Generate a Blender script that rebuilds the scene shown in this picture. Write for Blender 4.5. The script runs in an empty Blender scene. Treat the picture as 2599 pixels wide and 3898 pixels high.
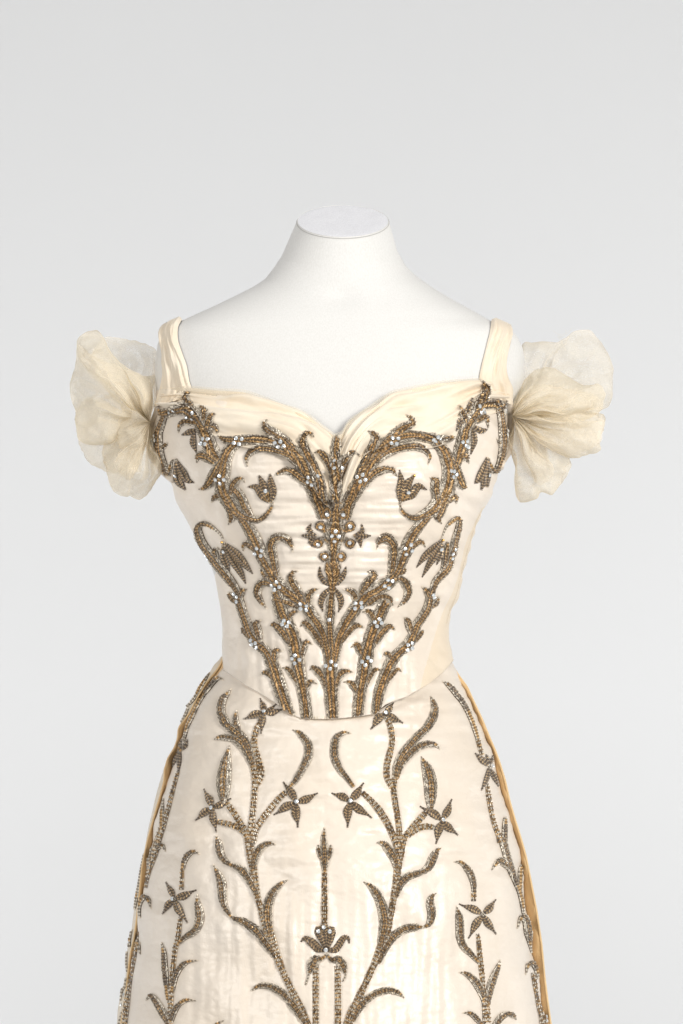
import bpy, math, random
import numpy as np
from mathutils import Vector, noise
from mathutils.bvhtree import BVHTree
from mathutils.kdtree import KDTree

random.seed(7)
rng = np.random.default_rng(7)
C = bpy.context.scene.collection
scn = bpy.context.scene

# ------------------------------------------------------------------ camera, world, lamps
S = 0.70 / 2599.0            # metres per photo pixel at the body's axis
ZC = 1.20
CAMD = 4.0
cam = bpy.data.cameras.new('camera')
cam.sensor_fit = 'HORIZONTAL'; cam.sensor_width = 36.0
cam.lens = 36.0 * CAMD / 0.70
cam.clip_end = 60
co = bpy.data.objects.new('camera', cam); C.objects.link(co)
co.location = (0, -CAMD, ZC); co.rotation_euler = (math.pi / 2, 0, 0)
scn.camera = co

w = bpy.data.worlds.new('World'); scn.world = w; w.use_nodes = True
w.node_tree.nodes['Background'].inputs[0].default_value = (1.0, 0.99, 0.975, 1)
w.node_tree.nodes['Background'].inputs[1].default_value = 0.25

def area(name, loc, target, sx, sy, power, col=(1, 1, 1)):
    l = bpy.data.lights.new(name, 'AREA'); l.shape = 'RECTANGLE'; l.size = sx; l.size_y = sy
    l.energy = power; l.color = col
    o = bpy.data.objects.new(name, l); C.objects.link(o); o.location = loc
    d = Vector(target) - Vector(loc); o.rotation_euler = d.to_track_quat('-Z', 'Y').to_euler()
    return o
area('key_softbox', (1.75, -2.4, 1.95), (0, 0, 1.28), 0.7, 1.2, 77, (1.0, 0.985, 0.955))
area('fill_softbox', (-2.2, -2.1, 2.0), (0, 0, 1.2), 0.8, 1.2, 36, (1.0, 0.985, 0.965))
area('top_softbox', (0.3, -0.5, 3.3), (0, 0, 1.2), 1.2, 1.0, 9)
area('backdrop_lamp', (1.9, 0.8, 0.7), (0.2, 2.4, 1.0), 0.6, 1.2, 14)
area('backdrop_lamp', (-1.9, 0.8, 0.5), (-0.1, 2.4, 0.8), 0.6, 1.2, 14)

scn.view_settings.view_transform = 'Standard'
scn.view_settings.look = 'None'
scn.view_settings.exposure = 0.0
scn.view_settings.gamma = 1.0
scn.cycles.transparent_max_bounces = 24
scn.cycles.max_bounces = 10

# ------------------------------------------------------------------ helpers
def P(px, py, y=0.0):
    f = (CAMD + y) / CAMD
    return Vector(((px - 1299.5) * S * f, y, ZC - (py - 1949.0) * S * f))
def unP(v):
    f = (CAMD + v[1]) / CAMD
    return (v[0] / (S * f) + 1299.5, 1949.0 - (v[2] - ZC) / (S * f))
def img(x, y, py):
    k = CAMD / (CAMD + y)
    return x / S * k + 1299.5, 1949.0 + (py - 1949.0) * k
def X(px): return (px - 1299.5) * S
def Z(py): return ZC - (py - 1949.0) * S

def link(name, me, parent=None, mat=None, smooth=True):
    o = bpy.data.objects.new(name, me); C.objects.link(o)
    if parent is not None: o.parent = parent
    if mat is not None and not me.materials: me.materials.append(mat)
    if smooth:
        me.polygons.foreach_set('use_smooth', [True] * len(me.polygons))
    return o
def mesh(name, verts, faces):
    me = bpy.data.meshes.new(name); me.from_pydata([tuple(v) for v in verts], [], faces); me.update()
    return me
def grid_faces(nr, nc, wrap=False, off=0):
    f = []
    for r in range(nr - 1):
        for c in range(nc if wrap else nc - 1):
            a = off + r * nc + c; b = off + r * nc + (c + 1) % nc
            f.append((a, b, b + nc, a + nc))
    return f
def sub(o, lv=1):
    m = o.modifiers.new('sub', 'SUBSURF'); m.levels = lv; m.render_levels = lv
def n3(x, y, z=0.0): return noise.noise(Vector((x, y, z)))
def sm(a, b, x):
    t = min(1, max(0, (x - a) / (b - a))); return t * t * (3 - 2 * t)
class Prof:                       # smooth 1-D profile
    def __init__(self, pts, blur=12):
        p = sorted(pts); self.x0 = p[0][0]; self.x1 = p[-1][0]
        xs = np.arange(self.x0, self.x1 + 1, 2.0)
        v = np.interp(xs, [a for a, _ in p], [b for _, b in p])
        if blur:
            k = np.exp(-0.5 * (np.arange(-3 * blur, 3 * blur + 1, 2.0) / blur) ** 2); k /= k.sum()
            h = len(k) // 2
            vp = np.concatenate([2 * v[0] - v[h:0:-1], v, 2 * v[-1] - v[-2:-h - 2:-1]])
            v = np.convolve(vp, k, 'valid')
        self.xs = xs; self.v = v[:len(xs)]
    def __call__(self, x): return float(np.interp(x, self.xs, self.v))

# ------------------------------------------------------------------ materials
def mat(name):
    m = bpy.data.materials.new(name); m.use_nodes = True
    nt = m.node_tree; b = nt.nodes['Principled BSDF']
    return m, nt, b
def nd(nt, t, **kw):
    n = nt.nodes.new(t)
    for k, v in kw.items(): setattr(n, k, v)
    return n
def tex_noise(nt, scale, detail=3, rough=0.55, stretch=None, coord=None):
    tc = nd(nt, 'ShaderNodeTexCoord'); src = tc.outputs['Object']
    if stretch:
        mp = nd(nt, 'ShaderNodeMapping'); mp.inputs['Scale'].default_value = stretch
        nt.links.new(src, mp.inputs[0]); src = mp.outputs[0]
    n = nd(nt, 'ShaderNodeTexNoise'); n.inputs['Scale'].default_value = scale
    n.inputs['Detail'].default_value = detail; n.inputs['Roughness'].default_value = rough
    nt.links.new(src, n.inputs['Vector'])
    return n
def bump(nt, b, height, strength, dist, prev=None):
    bp = nd(nt, 'ShaderNodeBump'); bp.inputs['Strength'].default_value = strength
    bp.inputs['Distance'].default_value = dist
    nt.links.new(height, bp.inputs['Height'])
    if prev: nt.links.new(prev, bp.inputs['Normal'])
    nt.links.new(bp.outputs[0], b.inputs['Normal'])
    return bp.outputs[0]
def ramp(nt, fac, c0, c1, p0=0.3, p1=0.7):
    r = nd(nt, 'ShaderNodeValToRGB'); r.color_ramp.elements[0].position = p0; r.color_ramp.elements[1].position = p1
    r.color_ramp.elements[0].color = (*c0, 1); r.color_ramp.elements[1].color = (*c1, 1)
    nt.links.new(fac, r.inputs[0]); return r.outputs[0]

def satin(name, c0, c1, rough=0.42, spec=0.5, crepe=0.5):
    m, nt, b = mat(name)
    n = tex_noise(nt, 9, 4)
    nt.links.new(ramp(nt, n.outputs['Fac'], c0, c1), b.inputs['Base Color'])
    b.inputs['Roughness'].default_value = rough
    b.inputs['Specular IOR Level'].default_value = spec
    b.inputs['Sheen Weight'].default_value = 0.12
    b.inputs['Sheen Roughness'].default_value = 0.4
    wv = tex_noise(nt, 900, 2, 0.6, (1.0, 1.0, 0.35))
    o1 = bump(nt, b, wv.outputs['Fac'], crepe, 0.0005)
    cr = tex_noise(nt, 60, 4, 0.6, (1.0, 1.0, 1.9))
    bump(nt, b, cr.outputs['Fac'], 0.35, 0.0022, o1)
    return m
M_SATIN = satin('ivory_satin', (0.78, 0.68, 0.565), (0.84, 0.755, 0.655), 0.36, 0.6)
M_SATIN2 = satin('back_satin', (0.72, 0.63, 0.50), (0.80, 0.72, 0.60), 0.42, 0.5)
M_SIDE_SHADE = satin('shaded_plain_satin', (0.78, 0.655, 0.50), (0.82, 0.71, 0.555), 0.45, 0.4, 0.25)  # deeper cream paints in the shade where the satin turns away
M_LINING = satin('ochre_silk_lining', (0.78, 0.545, 0.28), (0.83, 0.60, 0.33), 0.5, 0.35, 0.2)

def chiffon_dense(name, c0, c1):
    m, nt, b = mat(name)
    n = tex_noise(nt, 22, 4, 0.6)
    nt.links.new(ramp(nt, n.outputs['Fac'], c0, c1), b.inputs['Base Color'])
    b.inputs['Roughness'].default_value = 0.75; b.inputs['Specular IOR Level'].default_value = 0.2
    b.inputs['Sheen Weight'].default_value = 0.3
    wv = tex_noise(nt, 1100, 1)
    bump(nt, b, wv.outputs['Fac'], 0.35, 0.0004)
    return m
M_TRIM = chiffon_dense('cream_chiffon', (0.79, 0.67, 0.515), (0.87, 0.78, 0.645))

def sheer(name, col, opac, facing):
    m, nt, b = mat(name); out = nt.nodes['Material Output']
    nt.nodes.remove(b)
    d = nd(nt, 'ShaderNodeBsdfDiffuse'); t = nd(nt, 'ShaderNodeBsdfTranslucent'); tr = nd(nt, 'ShaderNodeBsdfTransparent')
    n = tex_noise(nt, 14, 3, 0.5)
    cc = ramp(nt, n.outputs['Fac'], tuple(c * 0.93 for c in col), tuple(min(1, c * 1.05) for c in col))
    nt.links.new(cc, d.inputs[0]); nt.links.new(cc, t.inputs[0])
    m1 = nd(nt, 'ShaderNodeMixShader'); m1.inputs[0].default_value = 0.30
    nt.links.new(d.outputs[0], m1.inputs[1]); nt.links.new(t.outputs[0], m1.inputs[2])
    # threads: thin cloth, denser where it is seen edge-on
    lw = nd(nt, 'ShaderNodeLayerWeight'); lw.inputs['Blend'].default_value = 0.35
    mr = nd(nt, 'ShaderNodeMapRange'); mr.inputs['To Min'].default_value = opac; mr.inputs['To Max'].default_value = facing
    nt.links.new(lw.outputs['Facing'], mr.inputs['Value'])
    wv = tex_noise(nt, 1500, 1)
    mm = nd(nt, 'ShaderNodeMath', operation='MULTIPLY_ADD'); mm.inputs[1].default_value = 0.5; mm.inputs[2].default_value = -0.25
    nt.links.new(wv.outputs['Fac'], mm.inputs[0])
    ad = nd(nt, 'ShaderNodeMath', operation='ADD'); ad.use_clamp = True
    nt.links.new(mm.outputs[0], ad.inputs[0]); nt.links.new(mr.outputs[0], ad.inputs[1])
    m2 = nd(nt, 'ShaderNodeMixShader')
    nt.links.new(ad.outputs[0], m2.inputs[0]); nt.links.new(tr.outputs[0], m2.inputs[1]); nt.links.new(m1.outputs[0], m2.inputs[2])
    nt.links.new(m2.outputs[0], out.inputs[0])
    return m
M_SHEER = sheer('sheer_silk_chiffon', (0.93, 0.855, 0.71), 0.34, 0.93)
M_SHEER2 = sheer('thin_silk_chiffon', (0.94, 0.87, 0.74), 0.25, 0.90)

m, nt, b = mat('white_jersey'); M_JERSEY = m
n = tex_noise(nt, 500, 3, 0.7, (1.6, 1.6, 0.7))
nt.links.new(ramp(nt, n.outputs['Fac'], (0.70, 0.69, 0.665), (0.76, 0.75, 0.73), 0.35, 0.65), b.inputs['Base Color'])
b.inputs['Roughness'].default_value = 0.9; b.inputs['Specular IOR Level'].default_value = 0.15
b.inputs['Sheen Weight'].default_value = 0.15
o1 = bump(nt, b, n.outputs['Fac'], 0.25, 0.0006)
m, nt, b = mat('white_cotton_cap'); M_CAP = m
n = tex_noise(nt, 700, 3, 0.7)
nt.links.new(ramp(nt, n.outputs['Fac'], (0.76, 0.76, 0.79), (0.92, 0.92, 0.95)), b.inputs['Base Color'])
b.inputs['Roughness'].default_value = 0.95; b.inputs['Specular IOR Level'].default_value = 0.1
bump(nt, b, n.outputs['Fac'], 0.7, 0.0012)
m, nt, b = mat('studio_paper'); M_BACK = m
n = tex_noise(nt, 1.3, 2)
nt.links.new(ramp(nt, n.outputs['Fac'], (0.755, 0.762, 0.771), (0.765, 0.772, 0.781)), b.inputs['Base Color'])
b.inputs['Roughness'].default_value = 0.95; b.inputs['Specular IOR Level'].default_value = 0.1

m, nt, b = mat('metal_thread'); M_THREAD = m
at = nd(nt, 'ShaderNodeAttribute'); at.attribute_name = 'thread'
nt.links.new(at.outputs['Color'], b.inputs['Base Color'])
b.inputs['Metallic'].default_value = 0.35; b.inputs['Roughness'].default_value = 0.5
m, nt, b = mat('foiled_rhinestone'); M_STONE = m
b.inputs['Base Color'].default_value = (0.86, 0.90, 0.92, 1); b.inputs['Metallic'].default_value = 0.55
b.inputs['Roughness'].default_value = 0.06; b.inputs['Coat Weight'].default_value = 1.0; b.inputs['Coat Roughness'].default_value = 0.02
m, nt, b = mat('gold_bead'); M_BEAD = m
b.inputs['Base Color'].default_value = (0.45, 0.27, 0.09, 1); b.inputs['Metallic'].default_value = 1.0; b.inputs['Roughness'].default_value = 0.2
m, nt, b = mat('sewing_thread'); M_SEW = m
b.inputs['Base Color'].default_value = (0.82, 0.72, 0.55, 1); b.inputs['Roughness'].default_value = 0.7

# ------------------------------------------------------------------ tracing data (photo pixels of enlarged crops)
FR = {'A': (550, 1400, 1.96), 'B': (1200, 1400, 1.96), 'C': (700, 1950, 2.6133), 'D': (1200, 1950, 2.6133),
      'E': (700, 2550, 2.6133), 'F': (1200, 2550, 2.6133), 'G': (700, 3098, 2.6133), 'H': (1200, 3098, 2.6133),
      'I': (420, 2500, 3.0154), 'J': (420, 3198, 3.0154), 'K': (1620, 2500, 3.0154), 'L': (1620, 3198, 3.0154),
      'M': (220, 1180, 2.6133), 'N': (1780, 1180, 2.6133), 'd': (0, 0, 0.60331)}
def cv(fr, pts):
    ox, oy, k = FR[fr]
    return [(ox + p[0] / k, oy + p[1] / k) + tuple(q / k for q in p[2:]) for p in pts]

# motif list: (surface, frame, kind, path, children, stones)
MOT = []
def mot(surf, fr, kind, path, kids=(), stones=(), beads=()):
    MOT.append((surf, kind, cv(fr, path),
                [(k if len(k) == 3 else (fr,) + tuple(k)) for k in kids],
                cv(fr, stones), cv(fr, beads)))
# kids given as (kind, path) in the same frame, or (frame, kind, path)

# --- bodice, middle
mot('b','B','S',[(152,480,6),(155,530,50),(155,590,80),(150,650,76),(150,760,95),(152,860,100),(153,940,85),(153,990,60)],
    [('S',[(120,790,40),(95,710,60),(65,655,55),(25,625,25),(0,632,6)]),
     ('S',[(185,790,40),(215,710,60),(250,655,50),(290,630,25),(325,655,6)])],
    [(155,708),(121,732),(187,742),(152,765)])
mot('b','B','S',[(150,1015,70),(150,1080,100),(148,1150,110),(146,1245,150),(142,1330,100),(138,1400,76),(140,1460,90),(146,1500,90)],
    [('P',[(95,985,14),(120,1012,30),(150,1020,40),(180,1012,30),(208,985,14)]),
     ('P',[(290,1250,20),(350,1255,38),(410,1252,5)]),('P',[(345,1168,5),(348,1220,36),(300,1250,20)]),('P',[(338,1338,5),(332,1290,36),(300,1258,20)]),
     ('A','P',[(1280,1250,20),(1225,1250,36),(1172,1250,5)]),('A','P',[(1242,1163,5),(1226,1210,36),(1272,1250,20)]),('A','P',[(1248,1330,5),(1238,1290,36),(1272,1258,20)]),
     ('R',[(87,1085,84)]),('R',[(207,1085,84)]),('R',[(38,1178,86)]),('R',[(260,1180,86)]),
     ('R',[(18,1307,86)]),('R',[(260,1310,86)]),('R',[(68,1405,84)]),('R',[(193,1405,84)]),
     ('G',[(148,1060,26),(143,1120,26),(125,1165,26),(98,1205,28),(62,1218,24),(30,1212,12)]),('G',[(152,1060,26),(157,1120,26),(172,1165,26),(200,1205,28),(235,1218,24),(268,1212,12)]),
     ('G',[(138,1440,26),(134,1370,28),(112,1310,28),(80,1278,26),(40,1266,12)]),('G',[(142,1440,26),(150,1370,28),(172,1310,28),(205,1278,26),(240,1268,12)])],
    [(87,1085),(207,1085),(38,1178),(260,1180),(18,1307),(260,1310),(68,1405),(193,1405),(148,1215),(113,1245),(180,1250),(145,1280)])
mot('b','D','G',[(170,500,120),(172,560,150),(175,640,120),(168,720,60),(165,780,60)],
    [('P',[(45,545,8),(52,630,50),(110,705,44),(160,725,20)]),('P',[(305,545,8),(282,620,50),(225,695,44),(175,725,20)]),
     ('P',[(152,745,20),(85,820,62),(55,900,52),(75,982,6)]),('P',[(185,745,20),(238,830,62),(258,900,52),(230,987,6)])])
mot('b','D','S',[(165,780,60),(152,900,80),(150,1000,90),(145,1070,84),(150,1200,85),(155,1350,100),(153,1480,112),(148,1600,130),(158,1750,130),(165,1900,120),(172,2060,104)],
    [('C','S',[(1420,1730,60),(1385,1650,80),(1330,1575,72),(1285,1540,40),(1258,1565,8)]),
     ('S',[(200,1730,60),(230,1640,80),(290,1585,60),(365,1590,8)])],
    [(152,1492),(110,1528),(192,1528),(150,1565),(142,1067)])
# --- bodice, photo left
mot('b','A','S',[(1335,1120,70),(1300,1000,100),(1245,870,110),(1190,750,105),(1120,655,110),(1030,585,110),(930,550,85),(820,540,70),(720,545,72),(620,545,60),(575,525,30),(552,512,6)],
    [('S',[(1352,1010,50),(1318,900,66),(1275,780,72),(1228,680,78),(1190,600,75),(1180,540,62),(1205,492,42),(1245,490,20),(1262,512,4)]),
     ('S',[(1110,600,50),(1040,540,80),(965,490,84),(912,450,62),(895,420,34),(910,396,5)]),
     ('S',[(1140,710,50),(1060,650,60),(960,610,50),(860,605,50),(795,630,50),(762,680,30),(768,732,4)]),
     ('S',[(1265,920,50),(1200,850,66),(1130,795,66),(1060,768,50),(1010,785,34),(978,802,8)])],
    [(693,535),(735,542),(675,570),(715,578),(1018,550),(976,565),(1038,590),(995,603),(1237,808),(1277,818),(1215,848),(1257,865)])
mot('b','A','S',[(690,570,60),(640,610,80),(605,680,95),(590,760,105),(578,830,110),(595,920,110),(640,1000,112),(700,1080,90),(770,1115,60),(850,1130,50),(910,1095,36),(945,1045,24),(957,995,8)],
    [('S',[(590,690,60),(545,760,75),(515,820,85),(480,868,60),(440,898,28),(412,904,5)]),
     ('S',[(650,940,50),(668,870,62),(700,830,38),(730,825,22),(745,850,6)]),
     ('S',[(605,935,40),(560,950,60),(525,965,45),(506,998,6)]),
     ('S',[(620,990,60),(645,1060,60),(655,1115,56),(630,1163,6)]),
     ('S',[(670,900,50),(715,950,66),(755,1035,60),(795,1095,36)])],
    [(570,798),(542,827),(604,827),(575,855)])
mot('b','C','S',[(545,20,60),(620,110,100),(680,210,115),(728,310,120),(770,420,112),(830,530,110),(880,620,120),(930,700,130),(1000,770,130),(1080,830,130),(1160,885,118),(1220,940,110),(1285,1040,110),(1345,1130,104),(1390,1230,104),(1420,1340,100),(1440,1450,84),(1448,1520,56)],
    [('S',[(720,380,50),(670,330,70),(625,305,60),(592,330,38),(590,374,5)]),
     ('S',[(930,640,46),(905,540,80),(885,430,86),(870,330,96),(900,262,90),(960,242,80),(1030,268,72),(1070,320,42),(1080,384,5)]),
     ('S',[(870,660,50),(805,622,50),(762,566,6)]),
     ('S',[(890,715,60),(805,692,80),(750,730,80),(732,800,72),(762,870,56),(796,920,28),(822,952,4)]),
     ('S',[(1180,860,60),(1130,780,82),(1080,700,90),(1062,640,66),(1085,598,34),(1130,590,6)]),
     ('S',[(1235,910,60),(1240,840,74),(1270,785,56),(1335,760,6)]),
     ('S',[(1385,1340,56),(1315,1225,80),(1255,1140,84),(1200,1095,56),(1165,1130,12)])],
    [(738,345),(787,370),(718,400),(778,425),(932,685),(885,712),(960,737),(912,763),(1165,905),(1227,913),(1165,958),(1228,963)])
mot('b','C','S',[(915,790,80),(950,900,130),(985,1010,130),(1030,1110,130),(1075,1210,130),(1105,1310,130),(1125,1430,130),(1145,1560,120),(1172,1700,118),(1200,1850,112),(1226,2056,106)],
    [('S',[(905,868,60),(1000,882,78),(1095,920,60),(1150,965,14)]),
     ('S',[(1040,1090,50),(1060,1020,60),(1095,985,36),(1138,990,5)]),
     ('S',[(1068,1310,56),(1015,1235,80),(960,1160,88),(905,1112,60),(870,1125,14)]),
     ('S',[(1175,1430,50),(1192,1345,70),(1222,1290,50),(1270,1312,6)]),
     ('S',[(1125,1690,46),(1085,1615,68),(1035,1560,50),(988,1550,8)]),
     ('S',[(1208,1800,50),(1228,1725,62),(1262,1682,42),(1315,1702,5)])],
    [(1000,1075),(1052,1097),(985,1115),(1030,1130),(1112,1415),(1087,1452),(1155,1460),(1118,1500)])
mot('b','C','S',[(392,262,8),(365,215,14),(310,165,26),(250,128,42),(190,112,52),(145,145,60),(152,215,78),(180,295,84),(230,375,90),(290,450,92),(345,525,90),(410,605,88),(480,695,80),(530,770,62),(550,850,80),(572,935,86),(600,1020,84),(632,1115,92),(670,1220,100),(725,1300,108),(800,1365,96),(852,1435,112),(890,1535,122),(930,1660,130),(970,1780,130),(1005,1900,122),(1060,2030,104)],
    [('S',[(335,450,40),(312,385,60),(338,358,24),(357,379,4)]),
     ('S',[(562,860,50),(578,785,66),(618,768,6)]),
     ('S',[(562,915,40),(505,870,62),(465,822,50),(450,800,18)]),
     ('S',[(762,1280,50),(740,1185,82),(718,1105,70),(762,1075,6)]),
     ('S',[(682,1265,50),(632,1205,66),(592,1158,42),(580,1195,6)]),
     ('S',[(905,1510,60),(900,1425,84),(922,1370,56),(972,1382,5)]),
     ('S',[(925,1690,50),(865,1622,60),(805,1592,42),(776,1614,6)])],
    [(242,418),(262,452),(682,1278),(728,1303),(740,1350),(690,1322),(520,806),(548,836),(545,885)])
mot('b','C','B',[(400,300,26),(405,330,30)],
    [('P',[(425,320,26),(520,410,84),(600,505,72),(682,606,5)]),('P',[(415,335,26),(490,470,76),(570,600,54),(614,702,5)]),
     ('P',[(398,325,26),(398,430,64),(430,515,54),(452,582,5)])],[(415,382)],[(398,285)])
mot('b','A','S',[(555,690,60),(510,640,110),(480,560,105),(450,480,100),(415,415,95),(365,350,100),(295,305,76),(215,320,80),(145,345,64),(108,310,14)],
    [('S',[(345,295,50),(312,245,60),(305,208,42),(343,178,5)]),
     ('S',[(380,415,50),(310,405,50),(266,430,30),(255,482,4)]),
     ('P',[(392,468,26),(340,482,46),(283,502,6)]),('P',[(372,488,22),(366,560,46),(388,630,5)]),
     ('S',[(448,380,50),(445,325,52),(412,288,10)]),
     ('S',[(470,460,50),(482,392,62),(502,352,34),(533,345,5)]),
     ('S',[(480,430,40),(528,436,42),(549,487,5)]),
     ('S',[(530,705,60),(465,660,80),(408,658,52),(393,702,6)])],
    [(222,302),(202,337),(370,332),(368,367),(328,375),(447,537),(481,540),(427,572),(465,575)])
mot('b','A','S',[(160,350,40),(130,425,50),(108,490,58),(108,570,62),(120,650,60),(148,730,52),(168,792,50),(195,745,30),(208,695,15),(240,684,8)],
    [('S',[(125,600,30),(150,585,36),(172,562,6)])],
    [(92,510),(75,540),(97,540),(85,570)])
mot('b','A','B',[(240,690,14),(243,720,24)],
    [('P',[(238,700,16),(248,785,58),(265,850,60),(305,908,8)]),('P',[(248,700,16),(290,780,56),(322,835,44),(367,856,4)])],[(245,795)])
mot('b','A','B',[(935,1000,20),(905,950,70)],
    [('P',[(945,1000,16),(962,930,52),(945,860,52),(937,796,8)]),('P',[(930,1000,16),(880,950,60),(835,890,44),(776,888,5)]),
     ('P',[(900,930,50),(885,870,56),(856,806,10)])],[(905,922)])
# --- bodice, photo right
mot('b','B','S',[(228,1120,70),(250,1000,100),(325,870,110),(400,740,100),(460,655,108),(540,575,118),(640,520,92),(760,512,70),(880,532,72),(980,530,54),(1032,520,14)],
    [('S',[(255,1010,50),(290,900,66),(342,780,72),(388,680,78),(430,585,75),(448,522,62),(425,490,40),(396,477,8)]),
     ('S',[(510,570,60),(580,512,80),(660,450,80),(722,412,52),(716,384,30),(678,352,5)]),
     ('S',[(440,710,50),(520,650,60),(620,605,60),(740,590,55),(815,618,45),(850,665,26),(840,718,4)]),
     ('S',[(355,880,60),(420,802,66),(500,762,60),(570,762,42),(607,808,5)])],
    [(573,535),(615,540),(565,575),(603,578),(871,528),(904,514),(888,565),(924,547),(356,803),(314,822),(377,838),(337,857)])
mot('b','B','S',[(895,560,60),(950,620,84),(985,700,100),(998,790,108),(985,880,110),(940,975,120),(880,1050,98),(810,1092,70),(740,1120,50),(680,1102,36),(645,1062,24),(628,1010,8)],
    [('S',[(985,640,50),(1040,740,60),(1068,825,74),(1095,878,58),(1124,890,6)]),
     ('S',[(905,975,60),(892,900,70),(892,845,66),(857,822,6)]),
     ('S',[(975,1000,40),(1020,960,60),(1042,965,46),(1048,1008,6)]),
     ('S',[(955,1000,60),(930,1070,70),(908,1115,50),(936,1160,6)])],
    [(997,775),(1040,795),(1012,817),(1022,770)])
mot('b','D','S',[(1120,30,70),(1060,100,90),(1000,170,100),(942,262,112),(905,360,122),(865,460,110),(825,560,100),(780,640,110),(715,705,130),(620,760,120),(520,825,134),(435,910,120),(360,1010,120),(295,1115,112),(240,1230,104),(205,1350,104),(184,1460,90),(172,1520,50)],
    [('S',[(752,610,60),(768,490,86),(780,370,90),(758,290,98),(700,248,90),(640,280,62),(610,357,6)]),
     ('S',[(930,365,60),(1000,302,70),(1050,290,50),(1087,337,5)]),
     ('S',[(450,800,50),(520,700,90),(578,632,80),(562,592,52),(523,590,8)]),
     ('S',[(400,860,60),(382,802,72),(342,772,52),(286,765,6)]),
     ('S',[(740,705,60),(830,662,70),(900,712,80),(920,790,72),(890,868,52),(823,937,4)]),
     ('S',[(790,628,50),(866,585,60),(892,530,10)]),
     ('S',[(245,1300,50),(325,1190,72),(400,1122,62),(477,1142,8)])],
    [(938,318),(882,345),(948,370),(893,400),(710,663),(758,688),(683,717),(726,742),(392,895),(450,892),(390,953),(455,940)])
mot('b','D','S',[(705,890,110),(662,965,120),(620,1060,130),(572,1180,130),(532,1320,132),(500,1470,138),(480,1600,130),(452,1750,120),(432,1900,112),(420,2036,102)],
    [('S',[(520,905,60),(640,842,72),(730,852,60),(770,914,6)]),
     ('S',[(585,1090,50),(562,1015,70),(525,982,42),(476,988,5)]),
     ('S',[(600,1300,60),(660,1195,82),(730,1132,62),(787,1168,8)]),
     ('S',[(475,1445,50),(445,1365,80),(412,1312,50),(358,1340,6)]),
     ('S',[(515,1690,50),(558,1605,62),(600,1565,42),(650,1570,5)]),
     ('S',[(412,1795,50),(375,1722,70),(340,1692,42),(288,1690,6)])],
    [(635,1052),(583,1085),(655,1095),(608,1130),(516,1446),(472,1486),(543,1480),(497,1523)])
mot('b','D','S',[(1258,238,8),(1290,160,20),(1340,100,38),(1400,58,38),(1428,75,44),(1420,150,60),(1392,250,64),(1370,350,72),(1340,450,82),(1310,550,80),(1250,620,80),(1190,690,70),(1160,770,60),(1135,850,76),(1110,950,80),(1060,1040,84),(1000,1130,92),(960,1240,100),(900,1330,108),(820,1400,100),(755,1480,110),(700,1600,112),(655,1730,110),(622,1860,102),(604,2002,92)],
    [('S',[(1265,570,46),(1288,450,60),(1300,370,60),(1310,298,26)]),
     ('S',[(1130,855,50),(1108,785,60),(1063,745,8)]),
     ('S',[(1130,945,50),(1190,900,60),(1224,845,22)]),
     ('S',[(962,1225,50),(930,1135,70),(914,1075,60),(888,1050,8)]),
     ('S',[(990,1275,50),(1040,1212,50),(1066,1180,16)]),
     ('S',[(762,1510,50),(740,1432,70),(702,1402,42),(673,1427,6)]),
     ('S',[(700,1700,50),(762,1612,60),(812,1562,42),(852,1582,6)])],
    [(1370,360),(1345,402),(1345,442),(945,1300),(903,1318),(948,1355),(905,1373),(1158,806),(1165,830)])
mot('b','D','B',[(1252,265,24),(1250,300,30)],
    [('P',[(1245,285,24),(1180,352,72),(1090,432,64),(1006,544,4)]),('P',[(1250,295,24),(1200,400,74),(1125,520,54),(1062,642,4)]),
     ('P',[(1254,295,20),(1246,400,52),(1205,517,4)])],[(1240,355)],[(1256,262)])
mot('b','B','S',[(1045,725,60),(1075,640,100),(1098,560,100),(1112,470,80),(1150,400,80),(1190,340,80),(1245,275,72),(1330,265,70),(1395,290,56),(1427,248,8)],
    [('S',[(1200,275,60),(1258,215,70),(1280,155,52),(1238,98,6)]),
     ('P',[(1152,400,26),(1140,320,46),(1172,233,6)]),
     ('S',[(1122,405,40),(1102,345,50),(1078,286,6)]),
     ('P',[(1132,408,26),(1082,398,42),(1051,468,4)]),
     ('S',[(1200,392,50),(1268,370,42),(1286,442,6)]),
     ('P',[(1178,438,20),(1230,470,46),(1277,460,6)]),('P',[(1168,448,20),(1182,540,42),(1158,642,4)]),
     ('S',[(1060,665,40),(1110,658,60),(1140,708,5)])],
    [(1210,292),(1240,298),(1218,328),(1248,343),(1087,550),(1120,543),(1107,580),(1125,592),(1360,288),(1378,318)])
mot('b','B','S',[(1375,325,50),(1385,400,50),(1395,480,60),(1398,560,58),(1385,650,48),(1362,735,46),(1332,770,42),(1305,732,28),(1288,688,14)],
    [('S',[(1400,575,36),(1375,560,36),(1354,532,6)])],[(1416,478),(1412,502)])
mot('b','B','B',[(1282,672,14),(1283,700,24)],
    [('P',[(1278,672,16),(1250,760,58),(1215,830,50),(1188,860,6)]),('P',[(1288,680,16),(1284,780,42),(1272,885,26)]),('P',[(1265,740,20),(1255,830,40),(1235,908,8)])],[(1280,795)])
mot('b','B','B',[(640,1000,18),(670,950,66)],
    [('P',[(632,1002,14),(630,920,54),(640,850,52),(627,768,6)]),('P',[(645,992,16),(722,942,60),(765,882,50),(827,906,4)]),
     ('P',[(665,950,50),(690,862,60),(735,812,8)])],[(692,920)],[(735,808)])

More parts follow.
